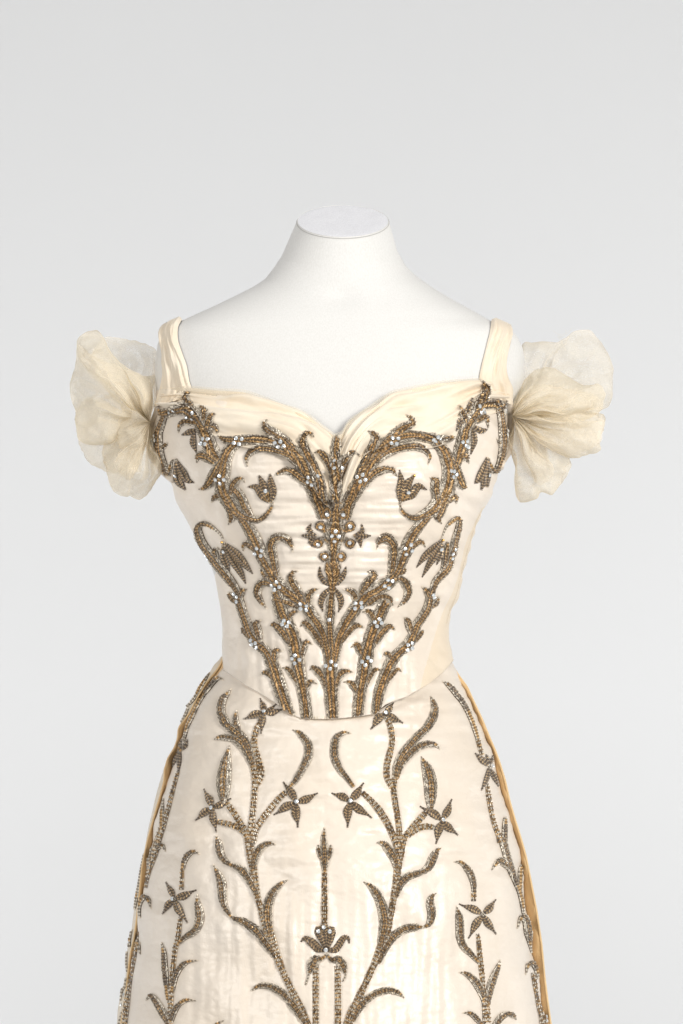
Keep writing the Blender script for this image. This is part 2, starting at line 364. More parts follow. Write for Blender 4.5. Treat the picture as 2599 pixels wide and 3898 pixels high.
# --- skirt, left spray
def flower(surf, fr, c, tips, st=True, k=0.36):
    kids = []
    for (tx, ty, wd) in tips:
        dx, dy = tx - c[0], ty - c[1]; L = math.hypot(dx, dy); bx = -dy / L * wd * 0.13; by = dx / L * wd * 0.13
        kids.append(('P', [(c[0] + dx * .06, c[1] + dy * .06, wd * .22), (c[0] + dx * .22 + bx * .5, c[1] + dy * .22 + by * .5, wd * .78),
                           (c[0] + dx * .42 + bx, c[1] + dy * .42 + by, wd), (c[0] + dx * .64 + bx * .6, c[1] + dy * .64 + by * .6, wd * .66),
                           (c[0] + dx * .82, c[1] + dy * .82, wd * .22), (tx, ty, wd * .09)]))
    mot(surf, fr, 'B', [(c[0] - 8, c[1] - 8, 34), (c[0] + 8, c[1] + 8, 34)], kids, [c] if st else [])
mot('s','G','T',[(1232,2110,70),(1180,1960,62),(1120,1840,58),(1045,1690,54),(985,1560,56),(925,1400,66),(880,1270,84),(840,1150,84),(800,1040,64),(760,920,48),(735,830,48),(712,700,58),(695,560,62),(675,450,70),(660,340,72),(648,240,66),(646,200,56)],
    [('V',[(325,222,6),(348,290,62),(365,390,72),(410,465,62),(470,505,42),(520,525,58),(590,570,80),(650,650,80),(700,740,66),(735,830,36)]),
     ('V',[(690,560,50),(700,450,76),(735,375,78),(790,320,62),(850,292,46),(908,304,4)]),
     ('V',[(297,512,5),(335,580,48),(378,690,86),(385,800,80),(402,900,60),(440,985,50),(485,1042,20)]),
     ('V',[(500,1040,44),(600,1078,78),(700,1140,88),(785,1235,88),(850,1330,74),(895,1410,44)]),
     ('V',[(852,1190,60),(832,1070,90),(830,950,92),(862,835,82),(920,745,62),(980,690,34),(1032,660,4)]),
     ('V',[(678,1758,5),(738,1716,46),(830,1710,62),(930,1750,76),(1020,1820,78),(1105,1920,80),(1170,2020,66),(1220,2105,44)])])
mot('s','E','T',[(650,1720,50),(608,1600,50),(560,1520,52),(512,1440,50),(450,1350,46),(435,1325,30)],
    [('T',[(600,1620,40),(550,1575,50),(480,1545,50),(410,1525,50),(345,1510,40)])])
mot('s','E','T',[(662,1720,46),(672,1560,48),(690,1400,46),(702,1250,46),(712,1130,48),(704,1010,56),(688,930,60)],
    [('V',[(692,960,60),(655,850,92),(590,745,100),(500,690,66),(400,672,60),(345,680,34),(312,692,5)]),
     ('V',[(690,900,50),(640,760,80),(560,650,92),(480,590,90),(400,500,88),(372,400,78),(392,300,66),(440,240,34),(465,198,4)]),
     ('V',[(545,610,50),(520,520,58),(520,460,40),(530,412,5)]),
     ('T',[(762,520,30),(722,600,42),(702,690,46),(710,790,50),(738,880,52),(765,980,56),(770,1060,52),(738,1135,36)])])
mot('s','E','T',[(690,1720,46),(722,1590,46),(785,1485,50),(862,1390,52),(940,1290,50),(1020,1215,40)],
    [('V',[(1065,1160,36),(1120,1090,52),(1185,980,66),(1235,870,78),(1245,770,80),(1205,690,66),(1150,630,44),(1088,602,5)])])
mot('s','E','V',[(395,1320,46),(398,1240,100),(398,1130,132),(412,1000,122),(430,880,76),(455,762,4)])
flower('s','E',(800,430),[(762,288,64),(982,396,72),(768,627,76),(600,490,80),(915,345,40)])
flower('s','E',(287,1372),[(203,1188,76),(466,1282,68),(322,1610,74),(117,1497,74)])
flower('s','E',(1121,1318),[(992,1118,80),(1326,1228,84),(1132,1562,90),(898,1440,86)])
# --- skirt, middle
mot('s','G','V',[(1396,145,5),(1390,220,44),(1392,300,62),(1398,380,84),(1400,460,78),(1400,530,54),(1400,580,38)],
    [('V',[(1375,470,30),(1350,400,50),(1338,350,40),(1335,318,10)]),('V',[(1425,470,30),(1448,400,50),(1458,350,40),(1460,318,10)]),
     ('T',[(1400,570,38),(1398,700,42),(1400,850,44),(1400,980,46),(1400,1095,40)])])
mot('s','G','B',[(1405,1350,26),(1425,1360,26)],
    [('P',[(1408,1340,24),(1375,1255,56),(1345,1180,88),(1335,1125,46)]),('P',[(1428,1340,24),(1458,1255,56),(1462,1180,88),(1470,1130,46)]),
     ('P',[(1416,1330,24),(1405,1240,50),(1398,1150,84),(1398,1092,50)]),
     ('P',[(1400,1358,26),(1330,1335,84),(1265,1272,80),(1205,1235,42),(1165,1268,8)]),
     ('H','P',[(122,1352,26),(195,1350,66),(245,1285,72),(290,1228,50),(328,1238,28),(336,1282,7)]),
     ('V',[(1420,1395,22),(1375,1440,44),(1310,1450,90),(1280,1510,90),(1245,1590,18),(1235,1640,12),(1213,1692,10)]),
     ('H','V',[(118,1395,22),(165,1450,48),(230,1455,90),(275,1520,84),(300,1585,20),(298,1620,12),(278,1658,10)])],
    [(1398,1135),(1345,1172),(1450,1177),(1418,1357)])
mot('s','G','T',[(1312,1520,46),(1310,1700,52),(1310,1900,50),(1310,2110,50)])
mot('s','H','T',[(218,1520,46),(222,1700,50),(225,1900,50),(225,2110,50)])
# --- skirt, right spray
mot('s','H','T',[(318,2110,80),(370,1960,70),(440,1810,60),(515,1650,54),(590,1480,58),(650,1330,76),(705,1180,74),(745,1020,56),(770,880,52),(795,740,58),(810,600,60),(825,470,74),(835,370,90),(832,320,60)],
    [('V',[(815,560,50),(785,450,80),(740,370,80),(690,312,58),(645,290,30),(618,291,6)]),
     ('V',[(800,820,50),(840,700,84),(930,620,80),(1050,580,60),(1120,530,76),(1165,440,82),(1200,372,50),(1246,340,4)]),
     ('V',[(650,1380,50),(660,1250,80),(685,1100,92),(675,980,96),(640,860,90),(585,765,72),(540,715,46),(488,680,4)]),
     ('V',[(630,1480,46),(690,1340,76),(775,1220,82),(880,1150,84),(980,1128,74),(1065,1122,22)]),
     ('V',[(1080,1128,26),(1132,1085,60),(1152,985,78),(1135,890,72),(1152,825,48),(1192,794,4)]),
     ('V',[(375,2050,50),(440,1920,80),(540,1825,72),(640,1772,70),(740,1755,60),(820,1780,50),(877,1825,4)])])
mot('s','F','T',[(812,1760,56),(755,1610,52),(692,1485,56),(622,1382,56),(552,1302,46),(470,1225,38)],
    [('V',[(375,1160,38),(312,1075,50),(245,995,62),(200,900,78),(190,800,78),(202,705,72),(240,652,52),(295,625,36),(345,632,4)])])
mot('s','F','T',[(838,1760,46),(832,1580,48),(815,1450,46),(795,1330,46),(780,1200,46),(786,1080,46),(792,1040,40)],
    [('V',[(790,1070,50),(825,920,84),(905,790,88),(990,690,76),(1085,600,80),(1155,500,84),(1185,400,68),(1170,330,48),(1145,272,4)]),
     ('V',[(815,1075,30),(855,940,66),(930,840,86),(1010,775,74),(1090,745,70),(1170,742,50),(1232,785,4)]),
     ('T',[(705,480,30),(740,560,46),(760,660,46),(755,760,46),(730,860,54),(708,960,52),(712,1070,50),(758,1170,36)])])
mot('s','F','T',[(862,1770,46),(890,1665,48),(940,1600,56),(1000,1525,56),(1062,1455,56),(1092,1415,40)],
    [('T',[(930,1645,40),(1000,1592,50),(1080,1560,52),(1172,1566,40)])])
mot('s','F','V',[(1140,1390,46),(1142,1270,104),(1140,1130,122),(1115,1010,104),(1080,930,56),(1054,872,4)])
flower('s','F',(690,430),[(774,333,64),(864,527,84),(553,588,88)])
flower('s','F',(343,1305),[(477,1128,84),(166,1228,80),(320,1563,90),(558,1470,82)])
flower('s','F',(1258,1498),[(1353,1288,78),(1412,1642,84),(1198,1727,88),(1042,1360,80)])
# --- skirt, photo left side
mot('s','J','T',[(828,340,28),(826,450,30),(820,560,36)],[('V',[(1020,158,6),(965,130,42),(900,165,62),(855,245,54),(836,330,36)])])
mot('s','J','T',[(810,890,30),(796,1000,38),(778,1150,42),(750,1250,42),(732,1400,40),(716,1550,40),(708,1700,44),(700,1850,42),(694,2000,44),(690,2125,50)],
    [('V',[(790,1180,36),(870,1110,60),(965,1050,76),(1020,960,90),(1032,850,90),(1010,735,66),(1003,628,4)]),
     ('V',[(595,1183,5),(622,1290,50),(630,1430,62),(640,1560,62),(655,1700,46),(665,1800,42),(690,1915,16)]),
     ('V',[(718,1720,46),(750,1580,60),(800,1475,62),(880,1402,52),(1002,1380,4)]),
     ('V',[(418,1832,6),(470,1785,52),(530,1850,72),(590,1950,84),(645,2050,74),(675,2125,50)]),
     ('V',[(702,2080,50),(742,1965,62),(800,1882,52),(880,1836,42),(974,1842,4)])])
mot('s','J','V',[(1180,2150,40),(1240,2100,34),(1292,2074,4)])
flower('s','J',(738,672),[(643,484,66),(984,575,88),(885,945,96),(602,843,76)])
mot('s','I','V',[(1292,264,5),(1245,246,38),(1185,295,54),(1115,380,56),(1060,455,44),(1000,570,34),(935,710,36),(890,800,36),(864,900,30),(850,965,20)])
mot('s','I','B',[(800,1050,40),(820,1075,40)],
    [('P',[(840,1060,20),(865,1020,50),(885,955,8)]),('P',[(805,1060,16),(805,1010,34),(820,955,6)]),
     ('P',[(785,1090,18),(748,1180,44),(702,1275,5)]),('P',[(805,1100,20),(795,1200,44),(785,1325,5)])])
mot('s','I','T',[(782,1320,18),(750,1430,26),(716,1560,30),(682,1700,32),(645,1830,36),(612,1930,52),(575,2040,56),(550,2125,52)],
    [('V',[(596,1960,36),(600,1800,40),(613,1635,5)])])
mot('s','J','T',[(552,-10,52),(522,130,58),(492,230,44),(455,330,40),(432,430,28),(412,540,20)],
    [('V',[(530,110,50),(580,62,54),(612,70,36),(632,118,6)]),('V',[(445,330,26),(446,210,26),(472,95,5)])])
mot('s','J','V',[(345,880,14),(340,790,30),(352,710,44),(395,655,58),(440,680,50),(466,778,5)])
mot('s','J','T',[(320,1060,8),(308,1150,30),(292,1250,36),(282,1350,26),(262,1470,22),(240,1580,26),(218,1720,36),(202,1830,50),(188,1950,50),(168,2125,44)],
    [('V',[(285,1230,36),(320,1180,50),(346,1297,6)])],[(190,1780),(160,1895)])
# on the back skirt beyond the lining
mot('k','J','V',[(388,165,4),(358,340,18),(335,500,24),(308,650,34),(285,785,14)])
mot('k','J','V',[(238,1035,5),(220,1120,34),(222,1215,28)])
mot('k','J','V',[(192,1290,10),(188,1400,12),(198,1500,10)])
mot('k','J','V',[(182,1590,10),(170,1680,18),(140,1720,22),(122,1830,6)])
mot('k','J','V',[(140,1960,8),(120,2050,20),(105,2125,26)])
mot('k','I','V',[(1136,190,8),(1060,310,44),(1000,430,34),(935,520,24),(885,565,14)])
mot('k','I','V',[(895,590,20),(855,690,24),(820,745,8)])
# --- skirt, photo right side
mot('s','K','V',[(198,290,5),(260,330,52),(340,425,60),(420,530,52),(480,640,50),(525,745,46),(560,850,44),(590,950,32)],
    [('T',[(588,940,32),(612,1030,34),(638,1125,28)])])
mot('s','K','B',[(715,1245,26),(735,1270,26)],
    [('P',[(700,1245,24),(645,1190,66),(568,1112,5)]),('P',[(715,1230,16),(705,1175,34),(690,1128,6)]),('P',[(730,1235,16),(750,1190,34),(762,1140,6)]),
     ('P',[(715,1285,20),(695,1390,54),(638,1528,5)]),('P',[(735,1295,20),(780,1375,56),(828,1482,6)])],[(737,1258)])
mot('s','K','T',[(700,1465,22),(712,1580,38),(732,1700,40),(755,1820,36),(790,1950,38),(830,2050,44),(852,2125,66)],
    [('V',[(896,2140,56),(898,2000,56),(902,1900,46),(906,1845,26)])])
mot('s','L','V',[(872,-10,84),(900,100,74),(932,220,72),(972,340,72),(1012,450,60),(1052,550,46),(1082,640,46),(1100,740,40),(1112,845,24)],
    [('V',[(975,350,50),(910,275,72),(850,235,66),(800,270,44),(758,332,5)]),('V',[(1068,580,36),(1074,440,46),(1080,340,44),(1086,288,16)])])
mot('s','L','V',[(1205,1285,10),(1185,1180,40),(1168,1060,84),(1150,950,76),(1112,880,64),(1075,915,40),(1048,1005,6)])
mot('s','L','V',[(1144,1532,6),(1168,1435,50),(1220,1418,60),(1262,1485,50),(1282,1582,16)])
mot('s','L','T',[(1225,1530,30),(1245,1650,36),(1266,1780,26),(1292,1900,42),(1325,2000,60),(1342,2125,66)],[],[(1350,2030),(1355,2080)])
mot('s','L','T',[(545,690,42),(545,600,48)],[('V',[(328,250,6),(400,258,42),(462,315,64),(512,400,68),(542,500,62),(546,610,48)])])
mot('s','L','T',[(592,1085,28),(606,1200,40),(616,1330,46),(630,1450,46),(645,1580,42),(655,1700,36),(675,1850,60),(688,2000,72),(692,2125,72)],
    [('V',[(350,763,5),(376,870,72),(386,1000,88),(392,1120,84),(432,1225,72),(500,1292,62),(570,1370,46),(605,1410,26)]),
     ('V',[(388,1520,6),(450,1530,50),(530,1590,72),(600,1680,84),(640,1780,62),(664,1890,26)]),
     ('V',[(848,1383,8),(812,1480,58),(762,1600,82),(732,1700,82),(712,1820,60),(700,1930,40)]),
     ('V',[(428,1980,5),(500,1985,46),(560,2030,62),(612,2090,50),(640,2125,40)]),
     ('V',[(770,2150,60),(850,2040,74),(930,1992,62),(995,2010,50),(1027,2052,6)])])
flower('s','L',(650,850),[(386,735,86),(797,686,84),(802,1078,84),(490,1122,92)], False)

# ------------------------------------------------------------------ distance of a photo point from the nearest embroidery
EMB = []
for (sf, kd, path, kids, st, bd) in MOT:
    allp = [path] + [cv(k[0], k[2]) for k in kids]
    for pth in allp:
        for a, b_ in zip(pth, pth[1:] if len(pth) > 1 else pth):
            n = max(1, int(math.hypot(b_[0] - a[0], b_[1] - a[1]) / 8))
            for i in range(n):
                t = i / n; EMB.append((a[0] + (b_[0] - a[0]) * t, a[1] + (b_[1] - a[1]) * t, (a[2] + (b_[2] - a[2]) * t) / 2))
kd = KDTree(len(EMB))
for i, e in enumerate(EMB): kd.insert((e[0], e[1], 0), i)
kd.balance()
def emb_dist(px, py):
    _, i, d = kd.find((px, py, 0))
    return max(0, d - EMB[i][2])

# ------------------------------------------------------------------ backdrop
vs = []; prof = []
for i in range(2): prof.append((-3.0 + i * 4.2, -0.0))
for i in range(13):
    a = i / 12 * math.pi / 2; prof.append((1.5 + 0.9 * math.sin(a), 0.9 - 0.9 * math.cos(a)))
prof += [(2.4, 2.0), (2.4, 4.2)]
for (y, z) in prof:
    for i in range(9): vs.append((-4 + i, y, z))
bk = link('studio_backdrop', mesh('studio_backdrop', vs, grid_faces(len(prof), 9)), None, M_BACK)
bk['kind'] = 'structure'; bk['label'] = 'pale grey seamless paper backdrop behind the dress'

# ------------------------------------------------------------------ bodies' profiles
bod_l = Prof([(1400,612),(1450,606),(1491,600),(1558,597),(1640,590),(1700,590),(1740,598),(1790,622),(1806,640),(1830,652),(1906,676),(1989,720),(2072,765),(2155,806),(2238,833),(2320,845),(2403,853),(2486,853),(2560,850),(2740,800)], 10)
bod_r = Prof([(1400,1950),(1491,1944),(1558,1937),(1657,1932),(1740,1921),(1782,1900),(1823,1888),(1906,1858),(1925,1842),(1989,1815),(2072,1790),(2155,1766),(2238,1748),(2287,1733),(2320,1716),(2387,1700),(2453,1708),(2511,1720),(2560,1722),(2740,1790)], 10)
bod_f = Prof([(1350,.094),(1491,.108),(1600,.124),(1750,.140),(1850,.143),(2000,.135),(2150,.120),(2300,.108),(2450,.104),(2600,.112),(2760,.129)], 40)
bod_k = Prof([(1350,.085),(1700,.092),(2000,.090),(2400,.078),(2560,.09),(2760,.12)], 40)
def ring(pl, pr, pf, pk, py, th, off=0.0):
    xl, xr = X(pl(py)), X(pr(py)); xc = (xl + xr) / 2; rx = (xr - xl) / 2
    s, c = math.sin(th), math.cos(th)
    x = xc + (rx + off) * math.copysign(abs(s) ** 0.92, s)
    d = (pf(py) if c > 0 else pk(py)) + off
    return x, -d * math.copysign(abs(c) ** 0.9, c)
def bust(x, py):
    g = 0
    for cx in (1060, 1545):
        g += math.exp(-((x / S + 1299.5 - cx) / 190) ** 2 - ((py - 1810) / 170) ** 2)
    return 0.011 * g
# neckline (top of the bodice) and its lower edge in photo pixels
NECK = [(560,1500),(600,1480),(640,1478),(730,1484),(829,1492),(928,1500),(994,1522),(1077,1550),(1160,1583),(1235,1640),(1268,1662),(1278,1668),(1300,1658),(1326,1616),(1376,1575),(1434,1541),(1492,1500),(1575,1483),(1657,1467),(1740,1459),(1823,1455),(1900,1455),(1990,1460)]
HEM = [(800,2500),(849,2536),(853,2554),(880,2569),(930,2604),(991,2642),(1075,2690),(1106,2718),(1148,2734),(1236,2737),(1265,2737),(1365,2727),(1430,2717),(1464,2684),(1491,2672),(1544,2653),(1621,2607),(1690,2558),(1719,2513),(1760,2480)]
neckf = Prof(NECK, 6); hemf = Prof(HEM, 4)

def fold_b(px, py):
    """creases of the bodice satin (metres, outward)"""
    d = emb_dist(px, py)
    h = 0.0016 * (1 - math.exp(-d / 26.0))
    mid = sm(900, 1150, px) * (1 - sm(1450, 1680, px))
    # tension creases running across between the stems
    h += 0.0034 * mid * (1 - 0.85 * sm(2200, 2420, py)) * (n3(px / 210, py / 26, 1.3) + 0.5 * n3(px / 150, py / 14, 4.0))
    # oblique drag lines at the sides
    sl = 1 - sm(760, 980, px); sr = sm(1560, 1720, px)
    u = (px * 0.35 + py * 0.94)
    h += 0.0036 * sl * n3((px - py * 0.3) / 60, u / 240, 7)
    u2 = (px * -0.62 + py * 0.78)
    h += 0.0046 * sr * n3((px * .78 + py * .62) / 190, u2 / 42, 2)
    low = sm(2250, 2480, py)
    h += 0.0014 * low * n3(px / 26, py / 210, 9)
    h += 0.0046 * n3(px / 130, py / 110, 3)
    h += 0.0005 * n3(px / 22, py / 22, 5)
    return h

# bodice: front half shaped by neckline and hem, back half closes it
NT, NV = 300, 230
def bodice_pt(th, py, off=0.0, creases=True):
    x, y = ring(bod_l, bod_r, bod_f, bod_k, py, th, off)
    c = math.cos(th)
    if c > 0: y -= bust(x, py) * min(1, c * 1.6)
    px = x / S + 1299.5
    if creases and c > 0:
        h = fold_b(*img(x, y, py))
        y -= h * c; x += h * math.sin(th) * 0.6
    return Vector((x, y, Z(py)))
def solve(th, f, py0):
    py = py0
    for _ in range(14):
        x, _y = ring(bod_l, bod_r, bod_f, bod_k, py, th)
        if math.cos(th) > 0: _y -= bust(x, py) * min(1, math.cos(th) * 1.6)
        _y = min(_y, 0)
        py = py * 0.4 + (1949 + (f(img(x, _y, py)[0]) - 1949) * (CAMD + _y) / CAMD) * 0.6
    return py
vs = []
ths = [-math.pi / 2 + math.pi * i / (NT - 1) for i in range(NT)]
nb = 60
thb = [math.pi / 2 + math.pi * (i + 1) / (nb + 1) for i in range(nb)]
tops = [solve(t, neckf, 1500) for t in ths]; bots = [solve(t, hemf, 2600) for t in ths]
allth = ths + thb
tops += [tops[NT - 1] + (tops[0] - tops[NT - 1]) * (i + 1) / (nb + 1) for i in range(nb)]
bots += [bots[NT - 1] + (bots[0] - bots[NT - 1]) * (i + 1) / (nb + 1) for i in range(nb)]
for v in range(NV):
    for i, th in enumerate(allth):
        py = tops[i] + 6 + (bots[i] - tops[i] - 6) * v / (NV - 1)
        p = bodice_pt(th, py)
        if i < NT: p.y -= 0.0022 * sm(bots[i] - 90, bots[i], py) * math.cos(th)
        vs.append(p)
bod_faces = grid_faces(NV, len(allth), True)
sm_v = [bodice_pt(th, tops[i] - 40 + (bots[i] - tops[i] + 40) * v / 79, 0.0, False) for v in range(80) for i, th in enumerate(allth)]
sm_f = grid_faces(80, len(allth), True)
# turned-in hem and neck edges
ext = len(vs); n_ = len(allth)
for i, th in enumerate(allth): vs.append(vs[(NV - 1) * n_ + i] + Vector((0, 0.006 * math.cos(th), 0.0012)))
bod_faces += [((NV - 1) * n_ + i, (NV - 1) * n_ + (i + 1) % n_, ext + (i + 1) % n_, ext + i) for i in range(n_)]

dress = bpy.data.objects.new('evening_dress', None); C.objects.link(dress)
dress['label'] = 'ivory satin evening dress with metallic scrolling embroidery, rhinestones and sheer puff sleeves'
dress['category'] = 'dress'
form = bpy.data.objects.new('dress_form', None); C.objects.link(form)
form['label'] = 'white jersey covered dress form with a flat oval neck top'
form['category'] = 'mannequin'
SHADE_EDGE = Prof([(1780,1905),(1900,1852),(1960,1815),(2060,1766),(2180,1742),(2250,1716),(2330,1676),(2400,1650),(2480,1626),(2560,1600),(2740,1560)], 14)  # line where the painted side shade begins
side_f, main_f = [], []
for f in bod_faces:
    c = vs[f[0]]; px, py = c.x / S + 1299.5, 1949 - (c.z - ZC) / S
    (side_f if (c.y < 0.0 and py > 1925 and px > SHADE_EDGE(py)) or c.y >= 0 else main_f).append(f)
bodice = link('bodice', mesh('bodice', vs, main_f), dress, M_SATIN)
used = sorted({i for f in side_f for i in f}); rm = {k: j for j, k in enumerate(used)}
shaded_side = link('shaded_side', mesh('shaded_side', [vs[i] for i in used], [tuple(rm[i] for i in f) for f in side_f]), dress, M_SIDE_SHADE)
shaded_side['label'] = 'smooth satin side and back of the bodice, cream deepened as painted shade'

# ------------------------------------------------------------------ dress form
man_l = Prof([(842,1131),(899,1106),(974,1073),(1023,1040),(1065,1006),(1091,965),(1124,899),(1164,816),(1202,733),(1225,684),(1245,644),(1268,618),(1306,601),(1360,592),(1417,589),(1486,595),(1540,603),(1600,606),(1806,655),(2072,778),(2320,858),(2486,866),(2700,850)], 5)
man_r = Prof([(842,1479),(899,1496),(957,1512),(1015,1545),(1048,1579),(1094,1645),(1139,1720),(1189,1811),(1222,1866),(1245,1920),(1265,1955),(1291,1974),(1322,1988),(1364,1995),(1410,1997),(1448,1994),(1520,1960),(1600,1925),(1823,1875),(2072,1777),(2387,1688),(2500,1700),(2700,1740)], 5)
man_f = Prof([(842,.050),(960,.052),(1060,.056),(1120,.060),(1200,.070),(1300,.083),(1400,.094),(1491,.103),(1600,.117),(1750,.131),(1850,.134),(2150,.111),(2300,.099),(2450,.095),(2700,.11)], 24)
man_k = Prof([(842,.050),(1060,.058),(1200,.066),(1400,.074),(1700,.082),(2400,.068),(2700,.08)], 24)
rows = [842 + 3 * i for i in range(20)] + list(range(902, 1330, 5)) + list(range(1330, 2700, 16))
NM = 160; vs = []
def man_pt(py, th, shrink=1.0):
    s, c = math.sin(th), math.cos(th)
    xl, xr = X(man_l(py)), X(man_r(py)); xc = (xl + xr) / 2; rx = (xr - xl) / 2
    e = 1.0 - 0.10 * sm(1000, 1200, py)
    x = xc + rx * shrink * math.copysign(abs(s) ** e, s)
    y = -(man_f(py) if c > 0 else man_k(py)) * shrink * math.copysign(abs(c) ** e, c)
    if c > 0: y -= 0.9 * bust(x, py) * min(1, c * 1.6)
    # collar bones and hollow at the base of the neck
    if c > 0:
        px = x / S + 1299.5
        y += 0.004 * math.exp(-((px - 1300) / 60) ** 2 - ((py - 1120) / 50) ** 2)
    tilt = 0.40 * (1 - sm(842, 1240, py))
    return Vector((x, y, Z(py) + y * tilt))
for py in rows:
    for i in range(NM): vs.append(man_pt(py, -math.pi + 2 * math.pi * i / NM))
fs = grid_faces(len(rows), NM, True)
# rolled top edge of the jersey
base = len(vs)
for k, (sh, dz) in enumerate([(0.998, 0.0004), (0.992, 0.0003), (0.985, -0.0006)]):
    for i in range(NM):
        p = man_pt(842, -math.pi + 2 * math.pi * i / NM, sh); p.z += dz; vs.append(p)
fs += [(base + i, base + (i + 1) % NM, (i + 1) % NM, i) for i in range(NM)]
fs += grid_faces(3, NM, True, base)
torso_me = mesh('torso', vs, fs)
torso = link('torso', torso_me, form, M_JERSEY)
# flat oval neck cap
vs = []; NR = 14
for k in range(NR):
    for i in range(NM):
        sh = 0.996 * (1 - k / (NR - 0.9)); p = man_pt(842, -math.pi + 2 * math.pi * i / NM, sh)
        p.z += 0.0004 + 0.0006 * n3(p.x * 60, p.y * 60) + 0.0003 - (0.0006 if k == 0 else 0); vs.append(p)
fs = grid_faces(NR, NM, True); fs.append(tuple((NR - 1) * NM + i for i in range(NM)))
link('neck_cap', mesh('neck_cap', vs, fs), form, M_CAP)
# row of stitches round the cap
def tube(pts, r, seg=6, closed=False):
    vs = []; n = len(pts)
    for i, p in enumerate(pts):
        a = pts[(i + 1) % n] if (closed or i < n - 1) else p
        b_ = pts[i - 1] if (closed or i > 0) else p
        t = (a - b_).normalized()
        u = t.cross(Vector((0.13, 0.2, 1))).normalized(); v = t.cross(u)
        rr = r[i] if isinstance(r, (list, tuple)) else r
        for k in range(seg):
            an = 2 * math.pi * k / seg; vs.append(p + (u * math.cos(an) + v * math.sin(an)) * rr)
    fs = grid_faces(n, seg, True)
    if closed: fs += [((n - 1) * seg + k, (n - 1) * seg + (k + 1) % seg, (k + 1) % seg, k) for k in range(seg)]
    else: fs += [tuple(range(seg))[::-1], tuple((n - 1) * seg + k for k in range(seg))]
    return vs, fs
v_, f_ = tube([man_pt(847, -math.pi + 2 * math.pi * i / 120, 1.0) for i in range(120)], 0.0005, 5, True)
m, nt, b = mat('grey_edge_tape'); b.inputs['Base Color'].default_value = (0.50, 0.49, 0.47, 1); b.inputs['Roughness'].default_value = 0.9
link('cap_seam', mesh('cap_seam', v_, f_), form, m)
# a short turned stand under the form, hidden by the skirt
v_, f_ = tube([Vector((0, 0.02, z)) for z in (0.02, 0.3, 0.7, 1.0)], 0.02, 16)
link('stand_pole', mesh('stand_pole', v_, f_), form, M_JERSEY)

# ------------------------------------------------------------------ skirt
L_FRONT = [(2460,862),(2533,851),(2556,835),(2616,791),(2666,755),(2725,725),(2775,705),(2825,684),(2921,655),(3004,632),(3024,623),(3097,606),(3130,595),(3200,584),(3228,577),(3284,563),(3331,560),(3397,551),(3430,531),(3463,527),(3550,525),(3596,518),(3656,504),(3695,501),(3762,483),(3828,470),(3898,463),(4600,330),(6300,120)]
R_FRONT = [(2460,1705),(2523,1716),(2566,1739),(2603,1753),(2633,1773),(2676,1792),(2739,1819),(2782,1832),(2825,1851),(2875,1872),(2911,1877),(2998,1902),(3037,1915),(3104,1935),(3200,1962),(3231,1972),(3291,1982),(3331,1994),(3430,1998),(3463,2001),(3483,2009),(3546,2022),(3623,2022),(3662,2036),(3715,2048),(3788,2055),(3858,2067),(3898,2079),(4600,2230),(6300,2450)]
L_YEL = [(2500,853),(2543,831),(2600,785),(2649,755),(2719,718),(2769,680),(2808,677),(2845,665),(2888,638),(2928,627),(2971,625),(3021,612),(3064,599),(3123,582),(3193,563),(3248,551),(3297,541),(3347,536),(3430,528),(3510,519),(3573,510),(3622,498),(3669,491),(3729,485),(3795,478),(3861,466),(3898,461),(4600,330),(6300,110)]
R_YEL = [(2500,1707),(2523,1717),(2563,1740),(2613,1777),(2679,1807),(2732,1832),(2798,1859),(2858,1885),(2905,1902),(2971,1922),(3044,1938),(3114,1958),(3200,1985),(3258,2001),(3364,2022),(3463,2041),(3596,2061),(3715,2072),(3812,2084),(3898,2096),(4600,2250),(6300,2480)]
L_SIL = [(2500,840),(2513,833),(2527,815),(2556,800),(2590,772),(2633,748),(2676,715),(2745,692),(2769,677),(2808,675),(2842,666),(2891,636),(2928,622),(2998,601),(3044,589),(3090,579),(3160,562),(3241,549),(3314,536),(3364,526),(3453,511),(3540,500),(3593,489),(3629,481),(3676,481),(3729,476),(3775,461),(3841,448),(3898,445),(4600,300),(6300,60)]
lf, rf = Prof(L_FRONT, 5), Prof(R_FRONT, 5)
ly, ry, ls = Prof(L_YEL, 5), Prof(R_YEL, 5), Prof(L_SIL, 5)
sk_f = Prof([(2440,.086),(2560,.0955),(2640,.107),(2737,.125),(2900,.152),(3200,.186),(3600,.216),(3898,.235),(6300,.36)], 40)
sk_b = Prof([(2440,.08),(2737,.14),(3200,.22),(3898,.30),(6300,.46)], 40)
def fold_s(px, py):
    d = emb_dist(px, py)
    h = 0.0015 * (1 - math.exp(-d / 30.0))
    hip = 1 - sm(2750, 2950, py)
    h += 0.0034 * hip * n3(px / 150, py / 34, 11)                     # short creases under the bodice's edge
    h += 0.0028 * (1 - 0.6 * hip) * (1 - 0.75 * sm(3250, 3500, py)) * n3(px / 110, py / 40, 14) * (0.3 + sm(-.2, .4, n3(px / 260, py / 200, 31)))
    h -= 0.0008 * math.exp(-((px - 879 + (py - 3500) * .02) / 4) ** 2) * sm(3480, 3560, py) + 0.0006 * math.exp(-((px - 1236) / 4) ** 2) * sm(2900, 3000, py) * (1 - sm(3120, 3180, py))         # soft puckers across
    low = sm(3250, 3550, py); mid = 1 - sm(330, 520, abs(px - 1290))
    h += 0.0027 * low * (0.35 + 0.65 * mid) * n3(px / 30, py / 420, 21)    # narrow lengthwise creases low in the middle
    h += 0.0056 * n3(px / 150, py / 190, 8)
    h += 0.0006 * n3(px / 26, py / 18, 6)
    return h
srows = list(np.linspace(2455, 3960, 300)) + list(np.linspace(3985, 6270, 26))
NS = 330; vs = []
